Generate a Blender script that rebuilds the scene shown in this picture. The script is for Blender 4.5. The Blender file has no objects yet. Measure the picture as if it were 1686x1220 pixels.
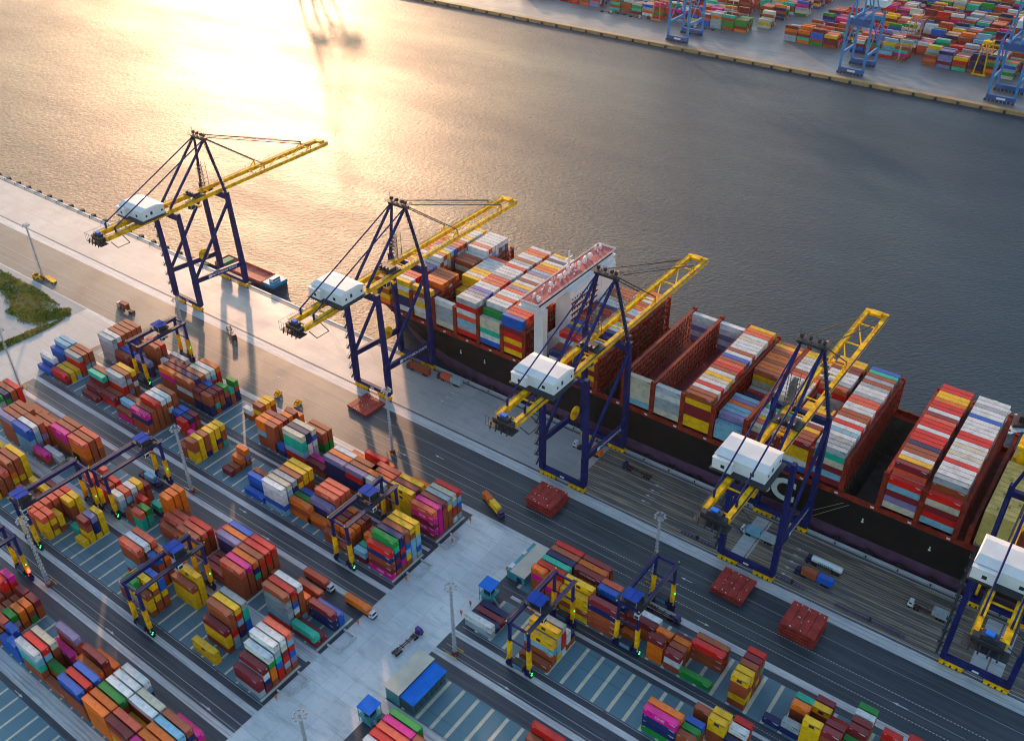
import bpy, math, random
from math import sin, cos, pi, radians
from mathutils import Vector, Matrix
random.seed(7)
S = bpy.context.scene
COL = S.collection

# ------------------------------------------------------------------ camera
CAMZ = 280.0
R_ = Vector((0.80364054, 0.59502782, -0.01018679))
U_ = Vector((-0.33605658, 0.46786973, 0.81741292))
F_ = Vector((-0.49114952, 0.65348283, -0.5759621))
cd = bpy.data.cameras.new("camera"); cam = bpy.data.objects.new("camera", cd); COL.objects.link(cam)
cd.sensor_width = 36; cd.lens = 1571.8 / 1686 * 36; cd.clip_start = 1; cd.clip_end = 20000
cam.matrix_world = Matrix(((R_.x, U_.x, -F_.x, 0), (R_.y, U_.y, -F_.y, 0), (R_.z, U_.z, -F_.z, CAMZ), (0, 0, 0, 1)))
S.camera = cam

# ------------------------------------------------------------------ light
SUN_EL, SUN_AZ = 9.2, -51.0
W = bpy.data.worlds.new("World"); S.world = W; W.use_nodes = True
nt = W.node_tree; sky = nt.nodes.new('ShaderNodeTexSky'); sky.sky_type = 'NISHITA'; sky.sun_disc = False
sky.sun_elevation = radians(SUN_EL); sky.sun_rotation = radians(SUN_AZ)
sky.air_density = 1.2; sky.dust_density = 1.4; sky.ozone_density = 2.2
nt.links.new(sky.outputs[0], nt.nodes['Background'].inputs[0]); nt.nodes['Background'].inputs[1].default_value = 0.15
sl = bpy.data.lights.new("sun", 'SUN'); sl.energy = 2.0; sl.angle = radians(1.6); sl.color = (1, 0.56, 0.32)
so = bpy.data.objects.new("sun", sl); COL.objects.link(so)
sd = Vector((sin(radians(SUN_AZ)) * cos(radians(SUN_EL)), cos(radians(SUN_AZ)) * cos(radians(SUN_EL)), sin(radians(SUN_EL))))
so.rotation_euler = sd.to_track_quat('Z', 'Y').to_euler()
S.view_settings.view_transform = 'Standard'; S.view_settings.look = 'None'
S.view_settings.exposure = 1.55; S.view_settings.gamma = 1
S.cycles.filter_width = 1.1

# ------------------------------------------------------------------ materials
MATS = {}
def ramp2(nt, fac, c0, c1, p0=0.35, p1=0.65):
    r = nt.nodes.new('ShaderNodeValToRGB'); r.color_ramp.elements[0].position = p0; r.color_ramp.elements[1].position = p1
    r.color_ramp.elements[0].color = (*c0, 1); r.color_ramp.elements[1].color = (*c1, 1)
    nt.links.new(fac, r.inputs[0]); return r.outputs[0]
def noise(nt, scale, detail=4, co='Object', vec=(1, 1, 1), rough=0.55, rot=0):
    tc = nt.nodes.new('ShaderNodeTexCoord'); mp = nt.nodes.new('ShaderNodeMapping'); mp.inputs['Scale'].default_value = vec; mp.vector_type = 'TEXTURE' if rot else 'POINT'; mp.inputs['Rotation'].default_value[2] = rot
    if rot: mp.inputs['Scale'].default_value = tuple(1 / v for v in vec)
    n = nt.nodes.new('ShaderNodeTexNoise'); n.inputs['Scale'].default_value = scale; n.inputs['Detail'].default_value = detail
    n.inputs['Roughness'].default_value = rough
    nt.links.new(tc.outputs[co], mp.inputs[0]); nt.links.new(mp.outputs[0], n.inputs['Vector']); return n.outputs[0]
def mix(nt, fac, a, b, typ='MIX'):
    m = nt.nodes.new('ShaderNodeMix'); m.data_type = 'RGBA'; m.blend_type = typ
    for s, v in ((0, fac), (6, a), (7, b)):
        if isinstance(v, (int, float)): m.inputs[s].default_value = v
        elif isinstance(v, tuple): m.inputs[s].default_value = (*v, 1)
        else: nt.links.new(v, m.inputs[s])
    return m.outputs[2]
def mat(name, col, rough=0.6, metal=0.0, dirt=0.25, dscale=0.5, dcol=None, vary=0.0, spec=0.5, co='Object', emit=None):
    if name in MATS: return MATS[name]
    m = bpy.data.materials.new(name); m.use_nodes = True; nt = m.node_tree; b = nt.nodes['Principled BSDF']
    b.inputs['Roughness'].default_value = rough; b.inputs['Metallic'].default_value = metal
    b.inputs['Specular IOR Level'].default_value = spec
    c = None
    if dirt:
        n = noise(nt, dscale, 5, co)
        dc = dcol or tuple(x * (1 - dirt) for x in col)
        c = ramp2(nt, n, dc, col, 0.38, 0.6)
    if vary:
        oi = nt.nodes.new('ShaderNodeObjectInfo'); hs = nt.nodes.new('ShaderNodeHueSaturation')
        mr = nt.nodes.new('ShaderNodeMapRange'); mr.inputs[3].default_value = 1 - vary; mr.inputs[4].default_value = 1 + vary
        nt.links.new(oi.outputs['Random'], mr.inputs[0]); nt.links.new(mr.outputs[0], hs.inputs['Value'])
        if c is None: hs.inputs['Color'].default_value = (*col, 1)
        else: nt.links.new(c, hs.inputs['Color'])
        c = hs.outputs[0]
    if c is None: b.inputs['Base Color'].default_value = (*col, 1)
    else: nt.links.new(c, b.inputs['Base Color'])
    if emit: b.inputs['Emission Color'].default_value = (*emit[0], 1); b.inputs['Emission Strength'].default_value = emit[1]
    MATS[name] = m; return m

CC = {'b': (.40, .080, .026), 'm': (.25, .018, .028), 'r': (.72, .012, .008), 'o': (.88, .17, .004), 'p': (.80, .11, .05), 'k': (.78, .002, .26),
      'y': (.95, .52, .003), 'w': (.74, .74, .72), 'g': (.38, .42, .44), 'l': (.22, .48, .62), 'u': (.004, .11, .52), 'n': (.010, .022, .12),
      't': (.005, .50, .32), 'e': (.005, .28, .035), 'c': (.68, .60, .44), 'v': (.26, .22, .42)}
CN = {'b': 'rust brown', 'm': 'maroon', 'r': 'bright red', 'o': 'orange', 'p': 'coral red', 'k': 'magenta', 'y': 'yellow', 'w': 'white', 'g': 'grey',
      'l': 'light blue', 'u': 'blue', 'n': 'navy', 't': 'turquoise', 'e': 'green', 'c': 'cream', 'v': 'violet grey'}
def cmat(c):
    name = 'container_paint_' + CN[c].replace(' ', '_')
    if name in MATS: return MATS[name]
    col = CC[c]
    m = bpy.data.materials.new(name); m.use_nodes = True; nt = m.node_tree; b = nt.nodes['Principled BSDF']
    b.inputs['Roughness'].default_value = 0.6; b.inputs['Specular IOR Level'].default_value = .16
    n1 = noise(nt, 0.35, 6, 'Object', (1, 1, 1.6), .65)
    d = tuple(x * .7 + .008 for x in col)
    c1 = ramp2(nt, n1, d, col, .36, .56)
    n2 = noise(nt, 1.1, 6, 'Object', (1, 1, .35), .7)
    r2 = ramp2(nt, n2, (0, 0, 0), (.8, .8, .8), .64, .74)
    c2 = mix(nt, r2, c1, (.16, .07, .035))
    # roofs mixed paler: sky light put into the colour, plus chalked, dusty paint
    ge = nt.nodes.new('ShaderNodeNewGeometry'); sp = nt.nodes.new('ShaderNodeSeparateXYZ'); nt.links.new(ge.outputs['Normal'], sp.inputs[0])
    mr = nt.nodes.new('ShaderNodeMapRange'); mr.inputs[1].default_value = .7; mr.inputs[2].default_value = 1; mr.inputs[4].default_value = .10
    nt.links.new(sp.outputs[2], mr.inputs[0])
    c3 = mix(nt, mr.outputs[0], c2, (.44, .37, .32))
    oi = nt.nodes.new('ShaderNodeObjectInfo'); hs = nt.nodes.new('ShaderNodeHueSaturation')
    mv = nt.nodes.new('ShaderNodeMapRange'); mv.inputs[3].default_value = .8; mv.inputs[4].default_value = 1.25
    nt.links.new(oi.outputs['Random'], mv.inputs[0]); nt.links.new(mv.outputs[0], hs.inputs['Value']); nt.links.new(c3, hs.inputs['Color'])
    nt.links.new(hs.outputs[0], b.inputs['Base Color'])
    # corrugation
    tc = nt.nodes.new('ShaderNodeTexCoord'); wv = nt.nodes.new('ShaderNodeTexWave'); wv.inputs['Scale'].default_value = .9; wv.bands_direction = 'X'
    nt.links.new(tc.outputs['Object'], wv.inputs[0])
    bp = nt.nodes.new('ShaderNodeBump'); bp.inputs['Strength'].default_value = .35; bp.inputs['Distance'].default_value = .04
    nt.links.new(wv.outputs[1], bp.inputs['Height']); nt.links.new(bp.outputs[0], b.inputs['Normal'])
    MATS[name] = m; return m

NAVY = mat('navy_crane_paint', (.008, .016, .125), .55, dirt=.45, dscale=.25, spec=.25)
CYEL = mat('yellow_crane_paint', (1.0, .56, .0), .6, dirt=.3, dscale=.35, dcol=(.62, .28, .01), spec=.15)
DARK = mat('dark_steel', (.02, .022, .03), .6, dirt=.2)
BLK = mat('black_rubber', (.012, .012, .012), .8, dirt=0)
WHT = mat('white_paint', (.72, .74, .74), .5, dirt=.12, dscale=.2)
ROOFW = mat('white_roof_sheet', (.74, .72, .70), .6, dirt=.1, dscale=.2)
GREYP = mat('grey_galvanised', (.36, .38, .40), .5, dirt=.2)
REDP = mat('ship_red_oxide', (.30, .030, .014), .6, dirt=.45, dscale=.4, spec=.2)
REDB = mat('bright_red_paint', (.6, .02, .015), .4, dirt=0)
HATCH = mat('hatch_cover_red', (.42, .045, .035), .6, dirt=.35, dscale=.4, spec=.2)
BLUER = mat('blue_roof', (.008, .17, .68), .7, dirt=.15, dscale=.3, spec=.2)
NBLUE = mat('deep_blue_roof', (.008, .06, .36), .8, dirt=.2, dscale=.3, spec=.12)
PANEL = mat('pale_blue_panel', (.10, .27, .42), .45, dirt=.15)
TEALW = mat('teal_wall', (.05, .33, .37), .5, dirt=.25, dscale=.4)
GLASS = mat('dark_glass', (.02, .03, .04), .1, dirt=0)
FCYAN = mat('far_crane_blue', (.035, .24, .52), .5, dirt=.25, dscale=.1)
FDBL = mat('far_crane_deep_blue', (.012, .09, .30), .5, dirt=.25, dscale=.1)
FORG = mat('orange_machine_paint', (.70, .2, .05), .5, dirt=.2)
CABW = mat('truck_cab_white', (.7, .7, .7), .35, dirt=.1)
CABV = mat('truck_cab_purple', (.06, .02, .2), .35, dirt=.1)
CHAS = mat('chassis_brown', (.10, .035, .025), .6, dirt=.3)
CABR = mat('maroon_machine_paint', (.25, .03, .04), .5, dirt=.2)
MARK = mat('white_marking', (.62, .62, .60), .7, dirt=.15, dscale=.6)
GRL = mat('green_lamp', (.02, .3, .05), .4, dirt=0, emit=((.03, .9, .12), 1.6))
RDL = mat('red_lamp', (.5, .02, .02), .4, dirt=0, emit=((1, .03, .02), 5))
YLL = mat('amber_lamp', (.7, .5, .02), .4, dirt=0)

# ------------------------------------------------------------------ mesh builder
class MB:
    def __init__(s): s.v = []; s.f = []; s.mi = []
    def box(s, x0, x1, y0, y1, z0, z1, mi=0):
        n = len(s.v)
        s.v += [(x0, y0, z0), (x1, y0, z0), (x1, y1, z0), (x0, y1, z0), (x0, y0, z1), (x1, y0, z1), (x1, y1, z1), (x0, y1, z1)]
        s.f += [(n, n+3, n+2, n+1), (n+4, n+5, n+6, n+7), (n, n+1, n+5, n+4), (n+1, n+2, n+6, n+5), (n+2, n+3, n+7, n+6), (n+3, n, n+4, n+7)]
        s.mi += [mi] * 6; return s
    def quad(s, a, b, c, d, mi=0):
        n = len(s.v); s.v += [a, b, c, d]; s.f.append((n, n+1, n+2, n+3)); s.mi.append(mi); return s
    def flat(s, x0, x1, y0, y1, z): return s.quad((x0, y0, z), (x1, y0, z), (x1, y1, z), (x0, y1, z))
    def beam(s, p, q, w, h=None, w2=None, h2=None):
        p = Vector(p); q = Vector(q); h = h or w; w2 = w2 or w; h2 = h2 or h; d = (q - p).normalized()
        up = Vector((0, 0, 1)) if abs(d.z) < .9 else Vector((0, 1, 0))
        sx = d.cross(up).normalized(); sy = sx.cross(d)
        n = len(s.v)
        for c, a, b in ((p, w, h), (q, w2, h2)):
            for i, j in ((-1, -1), (1, -1), (1, 1), (-1, 1)): s.v.append(tuple(c + sx * i * a / 2 + sy * j * b / 2))
        s.f += [(n+3, n+2, n+1, n), (n+4, n+5, n+6, n+7)] + [(n+i, n+(i+1) % 4, n+4+(i+1) % 4, n+4+i) for i in range(4)]
        s.mi += [0] * 6; return s
    def tube(s, p, q, r, k=8, r2=None):
        p = Vector(p); q = Vector(q); r2 = r if r2 is None else r2; d = (q - p).normalized()
        up = Vector((0, 0, 1)) if abs(d.z) < .9 else Vector((1, 0, 0))
        a = d.cross(up).normalized(); b = a.cross(d); n = len(s.v)
        for c, rr in ((p, r), (q, r2)):
            for i in range(k):
                t = 2 * pi * i / k; s.v.append(tuple(c + a * cos(t) * rr + b * sin(t) * rr))
        s.f += [(n+i, n+(i+1) % k, n+k+(i+1) % k, n+k+i) for i in range(k)] + [tuple(range(n+k-1, n-1, -1)), tuple(range(n+k, n+2*k))]
        s.mi += [0] * (k + 2); return s
    def prism(s, pts, z0, z1):
        n = len(s.v); k = len(pts)
        s.v += [(x, y, z0) for x, y in pts] + [(x, y, z1) for x, y in pts]
        s.f += [tuple(range(n+k-1, n-1, -1)), tuple(range(n+k, n+2*k))] + [(n+i, n+(i+1) % k, n+k+(i+1) % k, n+k+i) for i in range(k)]
        s.mi += [0] * (k + 2); return s
    def ball(s, c, r, sx=1, sy=1, sz=1, u=8, v=5):
        n = len(s.v)
        for j in range(v + 1):
            ph = pi * j / v
            for i in range(u):
                t = 2 * pi * i / u; s.v.append((c[0] + r*sx*sin(ph)*cos(t), c[1] + r*sy*sin(ph)*sin(t), c[2] + r*sz*cos(ph)))
        for j in range(v):
            for i in range(u):
                a = n + j*u + i; b = n + j*u + (i+1) % u; s.f.append((a, a+u, b+u, b)); s.mi.append(0)
        return s
    def mesh(s, name, ms):
        me = bpy.data.meshes.new(name); me.from_pydata(s.v, [], s.f)
        ms = ms if isinstance(ms, (list, tuple)) else [ms]
        for m in ms: me.materials.append(m)
        if len(ms) > 1: me.polygons.foreach_set('material_index', s.mi)
        me.update(); return me
    def build(s, name, ms, parent=None, loc=None):
        o = bpy.data.objects.new(name, s.mesh(name, ms)); COL.objects.link(o)
        if parent is not None: o.parent = parent
        if loc: o.location = loc
        return o
def tag(o, label=None, cat=None, group=None, kind=None):
    if label: o['label'] = label
    if cat: o['category'] = cat
    if group: o['group'] = group
    if kind: o['kind'] = kind
    return o
def empty(name, loc, rz=0, **k):
    o = bpy.data.objects.new(name, None); COL.objects.link(o); o.location = loc; o.rotation_euler = (0, 0, rz); o.empty_display_size = 1
    return tag(o, **k)
def dup(o, parent=None):
    c = o.copy(); COL.objects.link(c); c.parent = parent
    for ch in list(o.children): dup(ch, c)
    return c
def struct(mb, name, m): return tag(mb.build(name, m), kind='structure')
def text(name, body, size, m, parent, loc, rot, ext=.03, align='CENTER', bold=0):
    cu = bpy.data.curves.new(name, 'FONT'); cu.body = body; cu.size = size; cu.extrude = ext; cu.offset = bold; cu.align_x = align; cu.align_y = 'CENTER'
    tmp = bpy.data.objects.new(name + '_c', cu)
    me = bpy.data.meshes.new_from_object(tmp); me.name = name; bpy.data.objects.remove(tmp); bpy.data.curves.remove(cu)
    me.materials.clear(); me.materials.append(m)
    o = bpy.data.objects.new(name, me); COL.objects.link(o); o.parent = parent; o.location = loc; o.rotation_euler = rot
    return o

# ------------------------------------------------------------------ ground materials
def ground_mat(name, c0, c1, c2, rough, sc=.03, streak=None, slab=None, blot=.0):
    m = bpy.data.materials.new(name); m.use_nodes = True; nt = m.node_tree; b = nt.nodes['Principled BSDF']
    c = ramp2(nt, noise(nt, sc, 8, 'Object', (1, 1, 1), .6), c0, c1, .3, .7)
    n2 = noise(nt, sc * 9, 6, 'Object', (.3, 1, 1), .7)
    c = mix(nt, ramp2(nt, n2, (0, 0, 0), (.7, .7, .7), .5, .72), c, c2)
    if streak:     # tyre and wear streaks that run along the quay
        n3 = noise(nt, streak[0], 4, 'Object', (.03, 1, 1), .6)
        c = mix(nt, ramp2(nt, n3, (0, 0, 0), (.8, .8, .8), .48, .62), c, streak[1])
    n4 = noise(nt, .035, 7, 'Object', (.7, 1, 1), .75)   # oil and water stains
    c = mix(nt, ramp2(nt, n4, (0, 0, 0), (.55, .55, .55), .6, .72), c, tuple(x * .45 for x in c0))
    n5 = noise(nt, .6, 3, 'Object', (.02, 1, 1), .5)     # tyre marks
    c = mix(nt, ramp2(nt, n5, (0, 0, 0), (.35, .35, .35), .62, .68), c, tuple(x * .5 for x in c0))
    if slab:
        tc = nt.nodes.new('ShaderNodeTexCoord'); br = nt.nodes.new('ShaderNodeTexBrick'); br.offset = 0
        br.inputs['Scale'].default_value = 1; br.inputs['Mortar Size'].default_value = .09; br.inputs['Brick Width'].default_value = slab; br.inputs['Row Height'].default_value = slab
        br.inputs['Color1'].default_value = (1, 1, 1, 1); br.inputs['Color2'].default_value = (.86, .86, .87, 1); br.inputs['Mortar'].default_value = (.72, .71, .70, 1)
        nt.links.new(tc.outputs['Object'], br.inputs[0]); c = mix(nt, .9, c, br.outputs[0], 'MULTIPLY')
    nt.links.new(c, b.inputs['Base Color'])
    rn = noise(nt, .05, 5); mr = nt.nodes.new('ShaderNodeMapRange'); mr.inputs[1].default_value = .3; mr.inputs[2].default_value = .7
    mr.inputs[3].default_value = rough - .08; mr.inputs[4].default_value = rough + .1; nt.links.new(rn, mr.inputs[0]); nt.links.new(mr.outputs[0], b.inputs['Roughness'])
    bp = nt.nodes.new('ShaderNodeBump'); bp.inputs['Strength'].default_value = .25; bp.inputs['Distance'].default_value = .05
    nt.links.new(noise(nt, 1.5, 4), bp.inputs['Height']); nt.links.new(bp.outputs[0], b.inputs['Normal'])
    return m
G_CONC = ground_mat('concrete_apron', (.40, .37, .35), (.50, .46, .43), (.30, .29, .29), .5, .03, slab=11.5)
G_JUNC = ground_mat('junction_concrete', (.50, .51, .52), (.80, .78, .74), (.34, .38, .42), .5, .035, slab=9)
G_ASPH = ground_mat('asphalt', (.024, .034, .044), (.036, .048, .060), (.05, .06, .068), .48, .02, streak=(.6, (.07, .08, .09)))
G_YARD = ground_mat('yard_asphalt', (.028, .033, .048), (.038, .046, .064), (.055, .058, .07), .52, .03, streak=(.8, (.07, .072, .085)))
G_SLOT = ground_mat('slot_paving', (.075, .16, .20), (.10, .22, .27), (.12, .18, .20), .5, .05)
G_RUT = ground_mat('rutted_quay_deck', (.085, .075, .075), (.13, .11, .10), (.17, .14, .10), .5, .04, streak=(1.0, (.46, .33, .18)))
G_PALE = ground_mat('pale_concrete_strip', (.50, .49, .48), (.66, .64, .61), (.34, .34, .35), .55, .1, streak=(1.2, (.32, .32, .34)))
G_STRP = ground_mat('stained_white_beam', (.55, .50, .38), (.70, .64, .48), (.50, .30, .07), .7, .25)
G_SAND = ground_mat('pale_sand', (.30, .30, .29), (.42, .42, .40), (.24, .24, .22), .8, .05)
G_EDGE = ground_mat('far_quay_edge', (.30, .17, .07), (.46, .29, .12), (.17, .09, .05), .7, .1)

# water
def water_mat():
    m = bpy.data.materials.new('harbour_water'); m.use_nodes = True; nt = m.node_tree; b = nt.nodes['Principled BSDF']
    c = ramp2(nt, noise(nt, .005, 8, 'Object', (.4, 1.4, 1), .65), (.010, .034, .058), (.022, .048, .072), .3, .7)
    nt.links.new(c, b.inputs['Base Color']); rr = ramp2(nt, noise(nt, .006, 6, 'Object', (.5, 1.6, 1), .6), (.40, .40, .40), (.56, .56, .56), .35, .65); nt.links.new(rr, b.inputs['Roughness']); b.inputs['IOR'].default_value = 1.33; b.inputs['Specular IOR Level'].default_value = .27
    n1 = noise(nt, .75, 5, 'Object', (.42, 1, 1), .62, radians(36)); n2 = noise(nt, .12, 3, 'Object', (.5, 1.2, 1), .5, radians(20))
    b1 = nt.nodes.new('ShaderNodeBump'); b1.inputs['Strength'].default_value = 1; b1.inputs['Distance'].default_value = .7
    b2 = nt.nodes.new('ShaderNodeBump'); b2.inputs['Strength'].default_value = 1; b2.inputs['Distance'].default_value = .2
    nt.links.new(n1, b1.inputs['Height']); nt.links.new(n2, b2.inputs['Height']); nt.links.new(b2.outputs[0], b1.inputs['Normal']); nt.links.new(b1.outputs[0], b.inputs['Normal'])
    return m

QY = 297.7       # near quay edge
FY = 854.0       # far quay edge
struct(MB().flat(-9000, 9000, 290, 9000, -3.0), 'water', water_mat())
# near land and far land as real blocks whose faces are the quay walls
g = MB().box(-9000, 9000, -3000, QY, -8, 0); struct(g, 'ground', [G_CONC])
g = MB().box(-9000, 9000, FY, 9000, -8, 0); struct(g, 'far_ground', [ground_mat('far_concrete', (.13, .13, .145), (.19, .19, .20), (.10, .11, .12), .5, .01, streak=(.2, (.11, .12, .13)), slab=30)])
struct(MB().box(-2500, 700, FY - 3.5, FY + 2.5, -4, .25), 'far_quay_kerb', G_EDGE)
struct(MB().box(-9000, 900, QY - .9, QY + .25, -4, .28), 'quay_kerb', G_PALE)
P = 6.28; TH = 2.95; RP = 3.03
def XL(i): return -191.7 - P * i
def XR(j): return -156.8 + P * j
SY = {'A0': 202.1, 'B0': 175.8, 'A1': 135.55, 'B1': 109.25, 'A2': 69.0, 'B2': 42.7}
g = MB(); g.flat(-166, 900, 263.4, 293.8, .006); struct(g, 'quay_deck', G_RUT)
g = MB(); g.flat(-2000, 900, 226.6, 256.5, .008); struct(g, 'quay_road', G_ASPH)
g = MB(); g.flat(-2000, 900, 223.6, 226.6, .010).flat(-2000, 900, 256.5, 262.2, .010); struct(g, 'pavement', G_PALE)
# yard asphalt left and right of the junction, one sheet each
g = MB(); g.flat(-432, -189.5, -200, 223.6, .007).flat(-158, 900, -200, 223.6, .007); struct(g, 'yard_road', G_YARD)
g = MB(); g.flat(-189.5, -158, -200, 223.6, .005); struct(g, 'junction', G_JUNC)
g = MB()
for k, y in SY.items():
    g.flat(-428, -191, y, y + 18.7, .012); g.flat(-150, 900, y, y + 18.7, .012)
struct(g, 'slot_ground', G_SLOT)
g = MB()
for y in (200.5, 228.2, 171.6, 199.2) + tuple(v - 66.55 * k for k in (1, 2) for v in (200.9, 227.8, 171.6, 198.6)):
    if y > 225 or 195 < y < 202: continue
    for a, b in ((-432, -189.5), (-158, 900)): g.flat(a, b, y - 1.2, y + 1.2, .016)
struct(g, 'crane_runway', G_PALE)
g = MB()
for s_, y in SY.items():
    for i in range(0, 38):
        x = XL(i); g.flat(x - .45, x + .45, y + .2, y + 18.4, .02)
    for j in range(1, 60):
        x = XR(j); g.flat(x - .65, x + .65, y + .2, y + 18.4, .02)
struct(g, 'slot_beams', G_STRP)
# kerb island between the truck lane and the runways: real kerb step
g = MB()
for k in range(3):
    for a, b in ((-430, -191), (-150, 900)):
        g.box(a, b, 196.6 - 66.55 * k, 198.0 - 66.55 * k, 0, .14)
struct(g, 'kerb', G_PALE)
# rails
g = MB()
for y in (262.3, 295.0): g.box(-2000, 900, y - .45, y - .1, 0, .05).box(-2000, 900, y + .1, y + .45, 0, .05)
struct(g, 'crane_rails', DARK)
# painted lines
g = MB()
def dash(y, x0, x1, on, off, w):
    x = x0
    while x < x1: g.flat(x, x + on, y - w / 2, y + w / 2, .026); x += on + off
dash(240, -700, 100, .6, .55, .28); dash(232.2, -700, 100, .6, .55, .28); dash(249, -700, 100, 60, .5, .10); dash(236, -700, 100, 50, .5, .1)
for k in range(3):
    y0 = 165.9 - 66.55 * k
    for a, b in ((-430, -192), (-156, 100)): dash(y0, a, b, 50, .3, .13); dash(y0 - 2.6, a, b, 40, .3, .1); dash(SY['A%d' % k] - 2.2, a, b, .5, .4, .16); dash(SY['B%d' % k] - .5, a, b, 30, 1, .15)
for y in (266.8, 271.2, 275.6, 280, 284.4, 288.8): dash(y, -166, 900, 70, .5, .12)
def arrow(x, y, d, L=5, ax='x'):
    pts = [(-L/2, -.12), (L/2 - 1.8, -.12), (L/2 - 1.8, -.55), (L/2, 0), (L/2 - 1.8, .55), (L/2 - 1.8, .12), (-L/2, .12)]
    n = len(g.v)
    for px, py in pts:
        px *= d; py *= d
        q = (x + px, y + py) if ax == 'x' else (x - py, y + px)
        g.v.append((q[0], q[1], .028))
    g.f.append(tuple(range(n, n + 7))); g.mi.append(0)
for x, y, d in ((-330, 244, -1), (-240, 236, 1), (-225, 244, -1), (-100, 244, -1), (-85, 228.8, 1), (-15, 236.2, -1), (-250, 163.5, 1), (-300, 163.5, 1), (-232, 131.8, 1), (-128, 163.4, 1), (-136, 161, 1), (-262, 131.8, 1), (-260, 97, 1), (-205, 97, 1), (-262, 62, 1), (-300, 198, 1), (-238, 198.3, 1), (-270, 168.5, 1), (-70, 285, -1), (-70, 281, -1), (-70, 277, -1), (-70, 273, -1), (-70, 269, -1), (-135, 285, -1), (-135, 281, -1), (-135, 277, -1), (-135, 273, -1), (-250, 285, -1), (-250, 281, -1), (-250, 277, -1)): arrow(x, y, d)
for x, y, d in ((-168, 176, 1), (-179, 150, -1), (-168, 112, 1), (-180, 125, -1), (-175, 140, -1), (-166, 120, 1), (-171, 200, 1), (-181, 190, -1), (-165, 95, 1)): arrow(x, y, d, 6, 'y')
struct(g, 'road_markings', MARK)
g = MB(); g.flat(-93, -87.5, 264, 293, .02).flat(-87, -86.2, 264, 293, .02).flat(-1, 4.2, 264, 293, .02).flat(4.8, 9.5, 264, 293, .02); struct(g, 'deck_plates', G_PALE)
# top left: sandy lot and grass
g = MB(); n = [(-470, 226), (-470, 60), (-900, 60), (-900, 226)]
g.quad(*[(a, b, .012) for a, b in n][::-1]); struct(g, 'sandy_lot', G_SAND)
g = MB(); g.flat(-470, -432, 60, 223.6, .014); struct(g, 'apron_slab', ground_mat('bright_apron', (.42, .41, .39), (.5, .48, .45), (.34, .33, .32), .6, .05, slab=12))
def grass():
    rnd = random.Random(3); g = MB()
    blobs = [(-535, 214, 34, 9), (-505, 212, 24, 9), (-560, 205, 30, 8), (-486, 205, 12, 8), (-497, 203, 12, 6), (-478, 214, 6, 6), (-520, 219, 30, 3), (-545, 190, 18, 7), (-600, 200, 40, 14), (-471, 196, 3, 14), (-473, 178, 4, 16), (-478, 165, 6, 12), (-484, 150, 8, 10), (-640, 190, 40, 20)]
    for i in range(26000):
        bx, by, rx, ry = blobs[min(len(blobs) - 1, int(rnd.random() ** 1.1 * len(blobs)))]
        a = rnd.random() * 2 * pi; q = math.sqrt(rnd.random()) * (.75 + .35 * rnd.random() + .12 * sin(a * 5 + bx))
        x = bx + rx * q * cos(a); y = by + ry * q * sin(a)
        if y > 222.5 or x > -469: continue
        h = (.25 + rnd.random() * .6) * (1.5 if sin(x * .21) * sin(y * .33) > .2 else .8); t = rnd.random() * pi; w = .25 + rnd.random() * .45
        dx, dy = cos(t) * w, sin(t) * w; lx, ly = rnd.uniform(-.5, .5), rnd.uniform(-.5, .5)
        n = len(g.v); g.v += [(x - dx, y - dy, 0), (x + dx, y + dy, 0), (x + lx + dx * .4, y + ly + dy * .4, h), (x + lx - dx * .4, y + ly - dy * .4, h)]
        g.f.append((n, n+1, n+2, n+3)); g.mi.append(0 if sin(x * .13 + 1) * cos(y * .21) + rnd.uniform(-.7, .7) > .05 else 1)
    o = g.build('grass', [mat('grass_green', (.20, .24, .03), .9, dirt=.4, dscale=.2, spec=.1), mat('grass_dry', (.50, .38, .09), .9, dirt=.4, dscale=.2, spec=.1)])
    tag(o, 'rough green and straw coloured grass on the sandy lot', 'grass', kind='stuff')
grass()

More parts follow.
